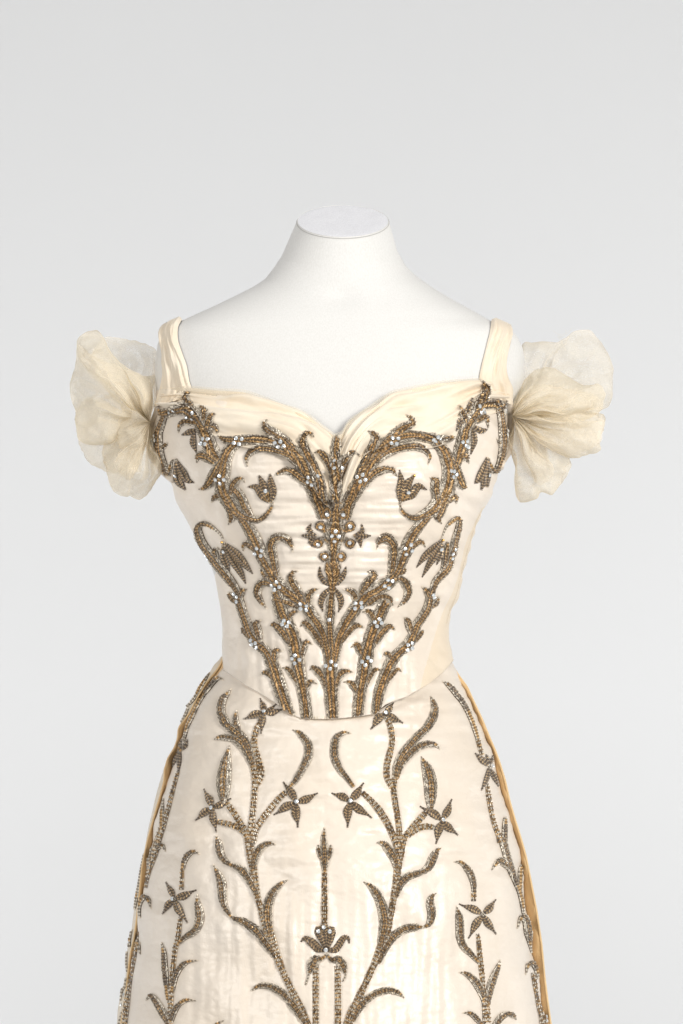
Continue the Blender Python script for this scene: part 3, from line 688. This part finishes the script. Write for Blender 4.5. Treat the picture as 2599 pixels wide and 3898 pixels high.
for py in srows:
    xl, xr = X(lf(py)), X(rf(py)); xc = (xl + xr) / 2; rx = (xr - xl) / 2
    for i in range(NS):
        th = -math.pi / 2 + math.pi * i / (NS - 1)
        s, c = math.sin(th), math.cos(th)
        x = xc + rx * math.copysign(abs(s) ** 0.94, s); y = -sk_f(py) * abs(c) ** 0.9
        px, pyi = img(x, y, py)
        # the skirt's top edge lies over the bodice in the middle
        over = sm(-4, 10, pyi - hemf(px)) * (1 - sm(150, 240, abs(px - 1285)))
        y -= 0.0035 * over * (1 - 0.6 * sm(0, 120, pyi - hemf(px)))
        if py < 3990:
            h = fold_s(px, pyi) * min(1, sm(2455, 2600, py) + .3); y -= h * c; x += h * s * 0.6
        if py > 3990: y -= 0.01 * n3(x * 9, 0, 2) * c
        vs.append((x, y, Z(py)))
front = link('front_skirt', mesh('front_skirt', vs, grid_faces(len(srows), NS)), dress, M_SATIN)
# back skirt
brows = list(np.linspace(2500, 3960, 150)) + list(np.linspace(3985, 6270, 22)); NB = 150; vs = []
for py in brows:
    x0, x1 = X(ls(py)), X(ry(py) - 2); xc = (x0 + x1) / 2; rx = (x1 - x0) / 2; fr = 0.012 * sm(2500, 2700, py)
    row = []
    pl = P(ly(py), py, -fr); pr = P(ry(py), py, -fr)
    for k in range(8):
        t = k / 8; row.append(Vector((pl.x + (x0 - pl.x) * t, -fr + fr * t, Z(py))))
    for i in range(NB):
        a = math.pi * i / (NB - 1)
        row.append(Vector((xc - rx * math.cos(a), sk_b(py) * math.sin(a) * (1 + 0.10 * math.sin(a * 22) * math.sin(a) * sm(2550, 2900, py)), Z(py))))
    for k in range(8):
        t = (k + 1) / 8; row.append(Vector((x1 + (pr.x - x1) * t, -fr * t, Z(py))))
    vs += row
back = link('back_skirt', mesh('back_skirt', vs, grid_faces(len(brows), NB + 16)), dress, M_SATIN2)
# ochre lining of the turned edges, one strip each side
for side in (0, 1):
    vs = []; nc = 14
    yel, fro = (ly, lf) if side == 0 else (ry, rf); sg = 1 if side == 0 else -1
    for py in brows:
        fr = 0.016 * sm(2500, 2700, py) + 0.0015 * n3(py / 60, side * 5)
        a = P(yel(py), py, -fr); b_ = P(fro(py) + sg * 26, py, 0.014)
        for k in range(nc):
            t = k / (nc - 1); p = a.lerp(b_, t); p.y -= 0.006 * math.sin(t * math.pi) + 0.004 * n3(py / 70, t * 2, side)
            if k == 0: p += Vector((sg * 0.0006, 0.0015, 0))
            vs.append(p)
    link('skirt_lining', mesh('skirt_lining', vs, grid_faces(len(brows), nc)), dress, M_LINING)
    # pale satin piping along the turned edge
    pts = [P(yel(py), py, -(0.016 * sm(2500, 2700, py) + 0.0015 * n3(py / 60, side * 5))) for py in brows]
    v_, f_ = tube(pts, 0.0011, 6); link('edge_piping', mesh('edge_piping', v_, f_), dress, M_LINING)

# ------------------------------------------------------------------ BVH of what carries things
def bvh_of(objs):
    vs, fs = [], []
    for o in objs:
        k = len(vs); vs += [v.co.copy() for v in o.data.vertices]; fs += [tuple(k + i for i in p.vertices) for p in o.data.polygons]
    return BVHTree.FromPolygons(vs, fs)
CAMP = Vector((0, -CAMD, ZC))
def hit(tree, px, py, ymax=0.06):
    d = (P(px, py, 0) - CAMP).normalized()
    loc, nor, idx, dist = tree.ray_cast(CAMP, d)
    if loc is None or loc.y > ymax:
        loc, nor, idx, dist = tree.find_nearest(P(px, py, -0.004))
    if nor.y > 0: nor = -nor
    return loc, nor
t_body = bvh_of([torso, bodice, shaded_side])
t_drape = BVHTree.FromPolygons(sm_v, sm_f)
t_torso = bvh_of([torso])

# ------------------------------------------------------------------ chiffon along the neckline and over the shoulders
def resample(pts, n):
    pts = [np.array(p, float) for p in pts]
    seg = [0.0]
    for a, b_ in zip(pts, pts[1:]): seg.append(seg[-1] + float(np.linalg.norm((b_ - a)[:2])))
    out = []
    # Catmull-Rom through the points
    def cr(p0, p1, p2, p3, t):
        return 0.5 * ((2 * p1) + (-p0 + p2) * t + (2 * p0 - 5 * p1 + 4 * p2 - p3) * t * t + (-p0 + 3 * p1 - 3 * p2 + p3) * t ** 3)
    for i in range(n):
        s = seg[-1] * i / (n - 1)
        k = max(0, min(len(pts) - 2, int(np.searchsorted(seg, s, 'right')) - 1))
        t = (s - seg[k]) / max(1e-9, seg[k + 1] - seg[k])
        p0 = pts[k - 1] if k > 0 else 2 * pts[k] - pts[k + 1]
        p3 = pts[k + 2] if k + 2 < len(pts) else 2 * pts[k + 1] - pts[k]
        out.append(cr(p0, pts[k], pts[k + 1], p3, t))
    return out
def drape(name, e0, e1, nu, nv, tree, lift, folds, material, seed, roll=True):
    A = resample(e0, nu); B = resample(e1, nu); vs = []
    for i in range(nu):
        u = i / (nu - 1)
        for j in range(nv):
            v = j / (nv - 1)
            px, py = A[i][0] + (B[i][0] - A[i][0]) * v, A[i][1] + (B[i][1] - A[i][1]) * v
            loc, nor = hit(tree, px, py)
            f = 0
            for (fv, fu, amp, sl) in folds:
                f += amp * n3(v * fv + u * sl, u * fu, seed + fv)
            f = abs(f) ** 0.8 * math.copysign(1, f) * 1.2
            edge = 0 if not roll else min(1, math.sin(min(1, v * 6) * math.pi / 2))
            l = lift * (0.35 + 0.65 * edge) * (1 - 0.62 * sm(0.75, 1, v)) + f * (0.3 + 0.7 * edge)
            vs.append(loc + nor * max(0.0026, l))
    return vs
NL_top = cv('d',[(384,905),(405,898),(440,893),(500,899),(560,904),(600,917),(650,934),(700,954),(745,988),(763,1001),(776,1010)])
NL_bot = cv('d',[(384,938),(400,945),(440,960),(490,1000),(560,1030),(630,1045),(690,1080),(725,1130),(750,1160),(780,1178)])
NR_top = cv('d',[(764,1008),(774,1003),(785,998),(800,974),(830,950),(865,930),(898,906),(950,894),(1000,884),(1050,878),(1100,876),(1130,886),(1148,896)])
NR_bot = cv('d',[(762,1180),(776,1170),(790,1150),(805,1110),(835,1050),(880,1030),(930,1030),(980,1035),(1030,1015),(1070,980),(1100,960),(1130,950),(1150,940)])
trims = []
for nm, a, b_, sd in (('l', NL_top, NL_bot, 3), ('r', NR_top, NR_bot, 8)):
    nu, nv = 190, 46
    vs = drape('trim', a, b_, nu, nv, t_drape, 0.0074, [(3, 2.5, 0.0030, 2.0), (7, 4, 0.0016, 4), (15, 7, 0.0005, 5)], M_TRIM, sd)
    me = mesh('neckline_trim', vs, grid_faces(nu, nv)); trims.append(link('neckline_trim', me, dress, M_TRIM))
    # loose sheer edge standing a little above the trim
    up = [(p[0], p[1] - 7 - 6 * n3(i * .9, sd)) for i, p in enumerate(a)]
    dn = [(p[0], p[1] + 22) for p in a]
    vs = drape('veil', up, dn, 150, 14, t_drape, 0.0135, [(2, 12, 0.0007, 1)], M_SHEER, sd + 1, False)
    link('sheer_edging', mesh('sheer_edging', vs, grid_faces(150, 14)), trims[-1], M_SHEER)
# straps
for nm, inn, out, sd in (('l', cv('M',[(1240,105),(1203,180),(1203,300),(1240,420),(1288,560),(1312,700),(1335,790),(1300,860),(1240,900)]),
                              cv('M',[(1160,130),(1075,185),(1042,260),(1048,400),(1045,520),(1052,640),(1030,760),(1000,880),(990,960)]), 2),
                         ('r', cv('N',[(230,115),(215,220),(190,320),(160,440),(130,560),(108,690),(150,760),(200,830),(260,880)]),
                              cv('N',[(428,185),(428,260),(415,330),(385,440),(372,560),(385,660),(428,760),(432,850),(420,940)]), 6)):
    nu, nv = 120, 34
    A = resample(inn, nu); B = resample(out, nu); vs = []
    # over the shoulder: rows behind the ridge come first
    topA, topB = A[0], B[0]
    for k in range(14, 0, -1):
        yb = 0.004 + k * 0.005
        for j in range(nv):
            v = j / (nv - 1); px = topA[0] + (topB[0] - topA[0]) * v
            loc, nor, _i, _d = t_body.ray_cast(Vector((X(px), yb, 2.2)), Vector((0, 0, -1)))
            if loc is None: loc, nor, _i, _d = t_body.find_nearest(Vector((X(px), yb, Z(topA[1]))))
            if nor.z < 0: nor = -nor
            vs.append(loc + nor * 0.003)
    for i in range(nu):
        u = i / (nu - 1)
        for j in range(nv):
            v = j / (nv - 1); px, py = A[i][0] + (B[i][0] - A[i][0]) * v, A[i][1] + (B[i][1] - A[i][1]) * v
            loc, nor = hit(t_body, px, py)
            f = 0.0030 * n3(v * 5 + u * 1.5, u * 2.2, sd) + 0.0026 * n3(v * 11 + u * 3, u * 3.0, sd + 3) + 0.0009 * n3(v * 24, u * 6, sd)
            f *= min(1, i / 16); e = min(1, min(v, 1 - v) * 7)
            vs.append(loc + nor * (0.0012 + (0.0042 + f) * e ** 0.5))
    st = link('shoulder_strap', mesh('shoulder_strap', vs, grid_faces(nu + 14, nv)), dress, M_TRIM); trims.append(st)
# satin binding round the armholes
for nm, pts in (('l', cv('M',[(985,950),(975,1010),(950,1080),(925,1150),(905,1230),(897,1330),(905,1400),(935,1470),(975,1530),(1030,1600),(1090,1660),(1135,1690)])),
                ('r', cv('N',[(425,880),(432,960),(436,1050),(438,1150),(436,1240),(430,1330),(418,1410),(385,1460),(350,1520),(335,1570)]))):
    A = resample(pts, 60); q = []
    for p in A:
        loc, nor = hit(t_body, p[0] + (6 if nm == 'l' else -6), p[1]); q.append(P(p[0] + (4 if nm == 'l' else -4), p[1], loc.y - 0.004))
    v_, f_ = tube(q, 0.0034, 10); link('armhole_binding', mesh('armhole_binding', v_, f_), dress, M_SATIN)

t_bod = bvh_of([bodice, shaded_side] + trims)
t_skirt = bvh_of([front])
t_back = bvh_of([back])

# ------------------------------------------------------------------ embroidery
SIL = [(.76,.69,.58),(.36,.31,.25)]
GLD = [(.72,.48,.23),(.32,.20,.09)]
DRK = [(.36,.31,.26),(.15,.12,.095)]
PUR = [(.74,.54,.31),(.25,.205,.17)]
def tone(pal, i, v=0.14):
    k = 1 + float(rng.uniform(-v, v)); c = pal[i % 2]
    return (min(1, c[0] * k), min(1, c[1] * k), min(1, c[2] * k))
def pick(pal): return tone(pal, int(rng.integers(2)))
class Stitches:
    def __init__(self, tree): self.tree = tree; self.v = []; self.f = []; self.c = []
    def frame(self, px, py):
        loc, n = hit(self.tree, px, py)
        ny = min(n.y, -0.30)
        tx = Vector((1, -n.x / ny, 0)); tz = Vector((0, n.z / ny, -1))      # surface steps for +1 photo px right / down
        k = S * (CAMD + loc.y) / CAMD
        return loc, n, tx * k, tz * k
    def grain(self, px, py, ang, L, W, h, col, th=None):
        loc, n, tx, tz = self.frame(px, py)
        q = unP(loc)
        if abs(q[0] - px) + abs(q[1] - py) > 14: return
        ca, sa = math.cos(ang), math.sin(ang)
        d = (tx * ca + tz * sa) * (L / 2); s = (tx * -sa + tz * ca) * (W / 2)
        c = loc + n * h; t = n * (th if th else 0.0007)
        k = len(self.v)
        for e in (-0.55, 0.55):
            self.v += [c + d * e + s, c + d * e + t, c + d * e - s, c + d * e - t]
        self.v += [c - d - t * 0.5, c + d - t * 0.5]
        a = k
        q = [(0,1,5,4),(1,2,6,5),(2,3,7,6),(3,0,4,7)]
        self.f += [tuple(a + i for i in x) for x in q]
        self.f += [(a+8,a+1,a+0),(a+8,a+2,a+1),(a+8,a+3,a+2),(a+8,a+0,a+3),(a+9,a+4,a+5),(a+9,a+5,a+6),(a+9,a+6,a+7),(a+9,a+7,a+4)]
        self.c += [col] * 12
    def pad(self, path, hgt, col=(.13,.09,.055)):
        n = len(path); cs = 7; k = len(self.v)
        for i, (x, y, w_, ang) in enumerate(path):
            for j in range(cs):
                f = -1 + 2 * j / (cs - 1)
                ox, oy = x - math.sin(ang) * f * w_ * 0.47, y + math.cos(ang) * f * w_ * 0.47
                loc, nn, _a, _b = self.frame(ox, oy)
                self.v.append(loc + nn * (hgt(w_) * math.sqrt(max(0, 1 - f ** 4)) - 0.0002))
        for i in range(n - 1):
            for j in range(cs - 1):
                a = k + i * cs + j; self.f.append((a, a + 1, a + cs + 1, a + cs)); self.c.append(col)
    def build(self, name, parent):
        me = bpy.data.meshes.new(name); me.from_pydata([tuple(v) for v in self.v], [], self.f)
        at = me.attributes.new('thread', 'FLOAT_COLOR', 'FACE')
        at.data.foreach_set('color', np.array([(*c, 1) for c in self.c], dtype=np.float32).ravel())
        me.materials.append(M_THREAD); me.update()
        return link(name, me, parent, None, False)
def walk(path, step):
    """points with tangent angle along a smooth path: (x, y, width, angle)"""
    L = sum(math.hypot(b_[0]-a[0], b_[1]-a[1]) for a, b_ in zip(path, path[1:]))
    n = max(3, int(L / step)); r = resample(path, n); out = []
    for i in range(n):
        a = r[max(0, i-1)]; b_ = r[min(n-1, i+1)]
        out.append((r[i][0], r[i][1], max(2.0, r[i][2]), math.atan2(b_[1]-a[1], b_[0]-a[0])))
    return out
def hmax(w_): return min(0.0017, 0.0005 + w_ * 0.00004)
def outward(tip_first): return 1 if tip_first else -1
def jit(a): return float(rng.uniform(-a, a))
def band(st, path, kind):
    if kind == 'R':
        (x, y, w_) = path[0]; R = w_ / 2
        for rr, pal, wd in ((R * 0.90, DRK, 5.5), (R * 0.72, GLD, 5.5), (R * 0.55, GLD, 5.0), (R * 0.42, DRK, 4.5)):
            n = int(2 * math.pi * rr / 3.6)
            for i in range(n):
                a = 2 * math.pi * i / n
                st.grain(x + math.cos(a) * rr, y + math.sin(a) * rr, a + math.pi/2 + 0.6 + jit(.15), 7.5, 3.4, 0.0021 if rr < R * .85 else 0.0015, pick(pal))
        return
    tipfirst = path[0][2] < path[-1][2]; sgn = 1 if tipfirst else -1
    path = [(p[0], p[1], p[2] * {'S': 1.08, 'V': 1.08, 'G': 1.06}.get(kind, 1.0)) for p in path]
    wk = walk(path, 5.0)
    st.pad(walk(path, 9.0), hmax)
    if kind == 'P':
        pk = walk(path, 4.9)
        for i, (x, y, w_, a) in enumerate(pk):
            W = w_ * 0.5; nx, ny = -math.sin(a), math.cos(a); h = hmax(w_)
            if W > 3.5:
                for s in (-1, 1):
                    ang = a + s * (math.pi/2) - (0.62 * s * sgn)
                    st.grain(x + nx * s * W * .46, y + ny * s * W * .46, ang, W * 1.15, 3.9, h * 0.80 + jit(.0002), tone(PUR, i, .25), 0.0009)
            for s in (-1, 1):
                st.grain(x + nx * s * W * .93, y + ny * s * W * .93, a + 0.4 * s, 6.0, 3.4, h * 0.45 + .0003, tone(DRK, i), 0.0009)
            if W > 5: st.grain(x, y, a + 0.4, 6.0, 3.2, h + .0004, tone(DRK, i), 0.0009)
        return
    if kind == 'T':
        for i, (x, y, w_, a) in enumerate(wk):
            w_ *= 1.16; nr = max(2, int(round(w_ / 4.6))); nx, ny = -math.sin(a), math.cos(a); h = hmax(w_)
            ph = i % 3
            for r in range(nr):
                f = -0.88 + 1.76 * (r / (nr - 1)); o = f * w_ * .5
                hh = h * math.sqrt(max(0, 1 - f ** 4 * .75))
                if ph == 2: st.grain(x + nx*o, y + ny*o, a + math.pi/2 * (1 if f > 0 else -1) * .75, 7.0, 4.2, hh + .0005, tone(GLD, 0 if rng.random() < .25 else 1))
                else: st.grain(x + nx*o, y + ny*o, a + jit(.15), 9.0, 3.6, hh, tone(SIL, 0 if abs(f) < .5 or ph else 1) if rng.random() < .7 else tone(DRK if rng.random() < .5 else GLD, 1))
        return
    # herringbone core between silver edges, a dark cord down the middle
    core = {'S': 0.49, 'V': 0.42, 'G': 0.95, 'B': 0.9}[kind]
    for i, (x, y, w_, a) in enumerate(walk(path, 5.6)):
        W = w_ * .5; nx, ny = -math.sin(a), math.cos(a); h = hmax(w_)
        def at(f, ang, L, wd, up, col, th=.0008):
            hh = h * math.sqrt(max(0, 1 - f ** 4 * .75))
            st.grain(x + nx * f * W, y + ny * f * W, ang, L, wd, hh + up, col, th)
        if W < 6:
            for f in (-.6, .6): at(f, a + jit(.15), 9.5, max(3.0, W * .8), .0002, tone(SIL, i if kind != 'G' else 1))
            continue
        if W > 9:
            lanes = [core * .5] if W * core < 15 else [core * .26, core * .76]
            for lf_ in lanes:
                cw = W * core / len(lanes)
                for s in (-1, 1):
                    ang = a + s * (math.pi/2) - s * sgn * (.85 + jit(.16))
                    pal = GLD if (kind != 'V' or i % 4 < 3) else SIL
                    at(s * lf_ + jit(.03), ang, cw * (1.45 + jit(.2)), 4.4, .0004 + jit(.00025), tone(pal, i + (rng.random() < .12), .22))
            at(0, a + .35, 7.2, 3.6, .0006, tone(DRK, i), .0010)
            for s in (-1, 1):
                if core < .8: at(s * core, a + .2 * s, 7.0, 3.0, .0006, tone(DRK, 1 if i % 3 else 0), .0008)
        else:
            for s in (-1, 1): at(s * .28, a + s * .35, 9.0, 4.0, .0004, tone(GLD, i))
        ne = max(1, int(round(W * (1 - core) / 4.4))) if core < .8 else 0
        for k in range(ne):
            f = core + (1 - core) * (k + .62) / ne
            for s in (-1, 1):
                at(s * min(f, .99), a - s * sgn * .30 + jit(.3), 9.5, 3.5, .0002 + jit(.0002), tone(SIL, i + k + (rng.random() < .25), .25))
        if core >= .8:
            for s in (-1, 1): at(s * .95, a, 7.0, 3.4, .0001, tone(DRK, i))

def stone_mesh(r):
    vs, fs = [], []; n = 8
    for rr, z in ((1.0, 0.0), (1.0, 0.30), (0.80, 0.50), (0.46, 0.66)):
        for k in range(n):
            a = 2 * math.pi * (k + (0.5 if rr == 0.72 else 0)) / n; vs.append((rr * r * math.cos(a), rr * r * math.sin(a), z * r))
    vs.append((0, 0, 0.68 * r)); fs = grid_faces(4, n, True); fs += [(24 + k, 24 + (k + 1) % n, 32) for k in range(n)]
    return mesh('rhinestone', vs, fs)
ST_ME = stone_mesh(8.0 * S); ST_ME.materials.append(M_STONE)
def ring_mesh(r):
    v_, f_ = tube([Vector((math.cos(a) * r, math.sin(a) * r, 0.0006)) for a in [2 * math.pi * k / 16 for k in range(16)]], 0.00055, 5, True)
    return v_, f_
BD_ME = None
KN = {'S': ('embroidered_scroll', 'embroidered_leaf'), 'G': ('gold_medallion', 'embroidered_leaf'), 'T': ('embroidered_stem', 'embroidered_leaf'),
      'V': ('embroidered_leaf', 'leaf_lobe'), 'B': ('embroidered_flower', 'petal')}
import bmesh
for (sf, kd_, path, kids, stones, beads) in MOT:
    tree = {'b': t_bod, 's': t_skirt, 'k': t_back}[sf]
    st = Stitches(tree); band(st, path, kd_)
    o = st.build(KN[kd_][0], dress)
    for (fr, k, pth) in kids:
        s2 = Stitches(tree); band(s2, cv(fr, pth), k)
        nm = {'P': 'petal', 'R': 'coiled_ring', 'T': 'stem_branch', 'G': 'gold_scroll'}.get(k, 'embroidered_leaf')
        s2.build(nm, o)
    for (x, y) in stones:
        loc, n, tx, tz = Stitches(tree).frame(x, y)
        ro = bpy.data.objects.new('rhinestone', ST_ME); C.objects.link(ro); ro.parent = o
        tl = n + Vector((jit(.12), 0, jit(.12)))
        ro.location = loc + n * 0.0030; q = tl.to_track_quat('Z', 'Y'); ro.rotation_euler = q.to_euler()
        ro.rotation_euler.rotate_axis('Z', jit(3))
    for (x, y) in beads:
        loc, n, tx, tz = Stitches(tree).frame(x, y)
        if BD_ME is None:
            bm = bmesh.new(); bmesh.ops.create_icosphere(bm, subdivisions=2, radius=5.5 * S); BD_ME = bpy.data.meshes.new('bead'); bm.to_mesh(BD_ME); BD_ME.materials.append(M_BEAD)
        bo = bpy.data.objects.new('bead', BD_ME); C.objects.link(bo); bo.parent = o; bo.location = loc + n * 0.003

# ------------------------------------------------------------------ sleeves
def lobe(name, fr, G, outline, y0, bf, bb, kf, seed, material, parent, sag=0.0):
    cw_ = 0.4 if material is M_SHEER2 else 1.0
    Gx, Gy = cv(fr, [G])[0]
    O = resample(cv(fr, outline), 150); nr = 54; na = len(O)
    O = [(o[0] + 4.5 * n3(i / 6, seed), o[1] + 4.5 * n3(i / 6, seed, 5)) for i, o in enumerate(O)]
    sheets = []
    vs = []
    for side in (0, 1):
        for i in range(na):
            u = i / (na - 1)
            ends = min(1, min(u, 1 - u) * 9) ** 0.6
            for j in range(nr):
                r = j / (nr - 1); rr = r ** 0.80
                ang = u * kf
                # pleats gather at the seam and open outward; sideways wander of the pleats
                wob = 0.10 * n3(u * kf * .5, r * 2.2, seed + 5) * math.sin(math.pi * r)
                k = max(0, min(na - 1, (u + wob * .35) * (na - 1))); k0 = int(k); k1 = min(na - 1, k0 + 1); kt = k - k0
                ox = O[k0][0] * (1 - kt) + O[k1][0] * kt; oy = O[k0][1] * (1 - kt) + O[k1][1] * kt
                px, py = Gx + (ox - Gx) * rr, Gy + (oy - Gy) * rr
                sw = math.sin(math.pi * r) ** .8 * 34 * min(1, ends * 1.3)
                px += sw * n3(px / 130, py / 110, seed * 2.1 + side * 6); py += sw * n3(px / 120, py / 130, seed * 4.3 + side * 3)
                b_ = (bf if side == 0 else -bb)
                env = math.sin(math.pi * min(1, r ** 0.75)) ** 0.7
                sharp = n3(ang, r * 1.1 + seed, seed * 1.7 + side * 9)
                fold = (1 - 2 * abs(sharp) * 1.6) * 0.5
                f2 = n3(ang * 0.45 + 3, r * 1.8, seed + side * 4)
                f3 = n3(ang * 1.3, r * 5.0, seed + 11 + side)
                wr = n3(px / 75, py / 60, seed * 3 + side); w2 = n3(px / 150 + seed, py / 95, seed + side * 2)
                crease = 0.5 - min(1, abs(wr) * 3.2)
                cre2 = 0.5 - min(1, abs(n3(px / 120 + 7, py / 95, seed * 5 + side)) * 3.4)
                dep = b_ * env * (0.8 + 0.6 * f2) * (0.25 + .75 * ends) + (0.015 * fold * (1 - r) ** .7 + 0.012 * f2 + (0.006 * crease * r + 0.009 * cre2 * r) * cw_ + 0.024 * w2 * r) * env ** 0.5 * (0.4 + .6 * ends)
                y = y0 - dep - sag * r
                vs.append(P(px, py, y))
    fs = grid_faces(na, nr) + [tuple(q + na * nr for q in f) for f in grid_faces(na, nr)]
    return link(name, mesh(name, vs, fs), parent, material)
GL = (915, 1125)
ls1 = lobe('puff_sleeve', 'M', GL, [(975,640),(860,655),(740,605),(600,500),(480,340),(410,215),(340,205),(250,240),(195,290),(185,400),(172,560),(140,650),(120,760),(130,880),(170,1000),(180,1150),(210,1290),(330,1345),(520,1340)], -0.005, .040, .020, 9, 1.0, M_SHEER, dress)
lobe('sleeve_puff', 'M', GL, [(1000,760),(985,430),(900,350),(780,310),(620,280),(480,268),(400,330),(330,480),(420,700)], .050, .012, .020, 6, 2.0, M_SHEER2, ls1)
lobe('sleeve_puff', 'M', GL, [(300,860),(180,1000),(180,1150),(195,1270),(240,1400),(300,1510),(400,1570),(500,1612),(640,1640),(780,1600)], .015, .024, .020, 6, 3.0, M_SHEER2, ls1)
lobe('sleeve_puff', 'M', GL, [(520,1240),(440,1400),(470,1560),(495,1650),(515,1730),(570,1820),(680,1860),(720,1852),(780,1882),(850,1870),(920,1800),(980,1700),(1025,1630),(1000,1560),(940,1460),(905,1380),(900,1250)], -.012, .034, .018, 8, 4.0, M_SHEER, ls1)
lobe('sleeve_puff', 'M', GL, [(930,700),(860,655),(740,605),(560,545),(400,475),(260,400),(195,345),(205,480),(300,590),(470,700),(610,800),(700,900),(760,1000)], -.022, .022, .004, 5, 11.0, M_SHEER2, ls1)
lobe('sleeve_puff', 'M', GL, [(720,960),(620,925),(640,1010),(600,1120),(585,1240),(620,1370),(710,1395),(790,1300),(840,1240)], -.030, .022, .002, 5, 12.0, M_SHEER2, ls1)
lobe('sleeve_puff', 'M', GL, [(700,1330),(640,1440),(560,1540),(620,1620),(700,1690),(760,1640),(830,1500),(860,1380)], -.036, .016, .002, 4, 13.0, M_SHEER2, ls1)
GR = (440, 1050)
rs1 = lobe('puff_sleeve', 'N', GR, [(520,760),(580,680),(660,605),(760,572),(870,582),(1000,665),(1160,748),(1300,735),(1365,830),(1345,950),(1300,1030),(1150,1100),(1000,1090)], -.005, .038, .018, 8, 5.0, M_SHEER, dress)
lobe('sleeve_puff', 'N', GR, [(560,760),(540,360),(640,325),(760,312),(900,320),(980,265),(1060,212),(1140,196),(1210,202),(1260,240),(1330,330),(1400,440),(1450,590),(1440,700),(1440,860),(1400,950),(1300,1020)], .050, .014, .024, 9, 6.0, M_SHEER2, rs1)
lobe('sleeve_puff', 'N', GR, [(1060,990),(1300,1030),(1362,1055),(1352,1180),(1310,1300),(1320,1400),(1200,1440),(1080,1472),(1000,1468),(850,1400),(700,1300)], -.008, .030, .016, 6, 7.0, M_SHEER, rs1)
lobe('sleeve_puff', 'N', GR, [(850,1340),(1015,1470),(1003,1620),(900,1765),(830,1840),(730,1812),(680,1880),(540,1916),(482,1850),(470,1700),(480,1580),(440,1450),(432,1300)], .004, .026, .018, 7, 8.0, M_SHEER, rs1)
# whip stitches on the skirt's top edge, and stitches down the bodice's side seam
for (xa, xb, yy, n) in ((1196, 1248, 2738, 7),):
    vs, fs = [], []
    for i in range(n):
        px = xa + (xb - xa) * i / (n - 1)
        a_, na = hit(t_skirt, px, yy - 3); b_, nb_ = hit(t_skirt, px + 7, yy + 7)
        v_, f_ = tube([a_ + na * .003, a_.lerp(b_, .5) + na * .0045, b_ + nb_ * .002], 0.0004, 5); k = len(vs); vs += v_; fs += [tuple(k + q for q in f) for f in f_]
    link('hem_stitching', mesh('hem_stitching', vs, fs), bodice, M_SEW)
vs, fs = [], []
for i in range(58):
    py = 1935 + i * 7.6
    px = bod_r(py) - 7; a_, na = hit(t_bod, px, py); b_, nb_ = hit(t_bod, px + 0.5, py + 4)
    v_, f_ = tube([a_ + na * .0008, b_ + nb_ * .0008], 0.00035, 5); k = len(vs); vs += v_; fs += [tuple(k + q for q in f) for f in f_]
link('seam_stitching', mesh('seam_stitching', vs, fs), shaded_side, M_SEW)
# frayed silk ends along the chiffon
for (fr, p0, n, sp, ln) in (('M', (1330, 700), 7, 110, 50), ('M', (1010, 600), 6, 180, 50), ('N', (640, 640), 10, 130, 70), ('N', (930, 290), 8, 90, 110), ('A', (1000, 262), 7, 130, 30), ('B', (150, 480), 5, 50, 26), ('B', (1230, 90), 6, 60, 30)):
    for i in range(n):
        q0 = cv(fr, [(p0[0] + jit(sp * .5), p0[1] + jit(sp * .6))])[0]; an = jit(3.1); L = ln * (0.5 + rng.random()) / 2.6
        loc, nn = hit(t_bod, *q0)
        yb = loc.y - 0.006 if fr in 'AB' else -0.02
        an2 = an + jit(1.2)
        pts = [P(q0[0], q0[1], yb), P(q0[0] + math.cos(an) * L * .5, q0[1] + math.sin(an) * L * .5, yb - .003), P(q0[0] + math.cos(an2) * L, q0[1] + math.sin(an2) * L, yb - .004)]
        v_, f_ = tube(pts, 0.00006, 4); link('loose_thread', mesh('loose_thread', v_, f_), bodice, M_SEW)
lobe('sleeve_puff', 'N', GR, [(620,760),(760,740),(900,770),(1080,800),(1230,830),(1330,900),(1300,985),(1150,1010),(960,1000),(760,930)], -.026, .022, .004, 5, 14.0, M_SHEER2, rs1)
lobe('sleeve_puff', 'N', GR, [(600,1000),(850,1120),(1050,1185),(1220,1150),(1352,1095),(1345,1200),(1315,1320),(1180,1400),(1030,1450),(860,1405),(700,1320)], -.024, .020, .002, 5, 15.0, M_SHEER2, rs1)
lobe('sleeve_puff', 'N', GR, [(560,1250),(680,1380),(800,1500),(860,1600),(800,1700),(700,1740),(640,1640),(580,1480),(520,1330)], -.020, .018, .002, 5, 16.0, M_SHEER2, rs1)
print('tris', sum(len(p.vertices) - 2 for o in scn.objects if o.type == 'MESH' for p in o.data.polygons))
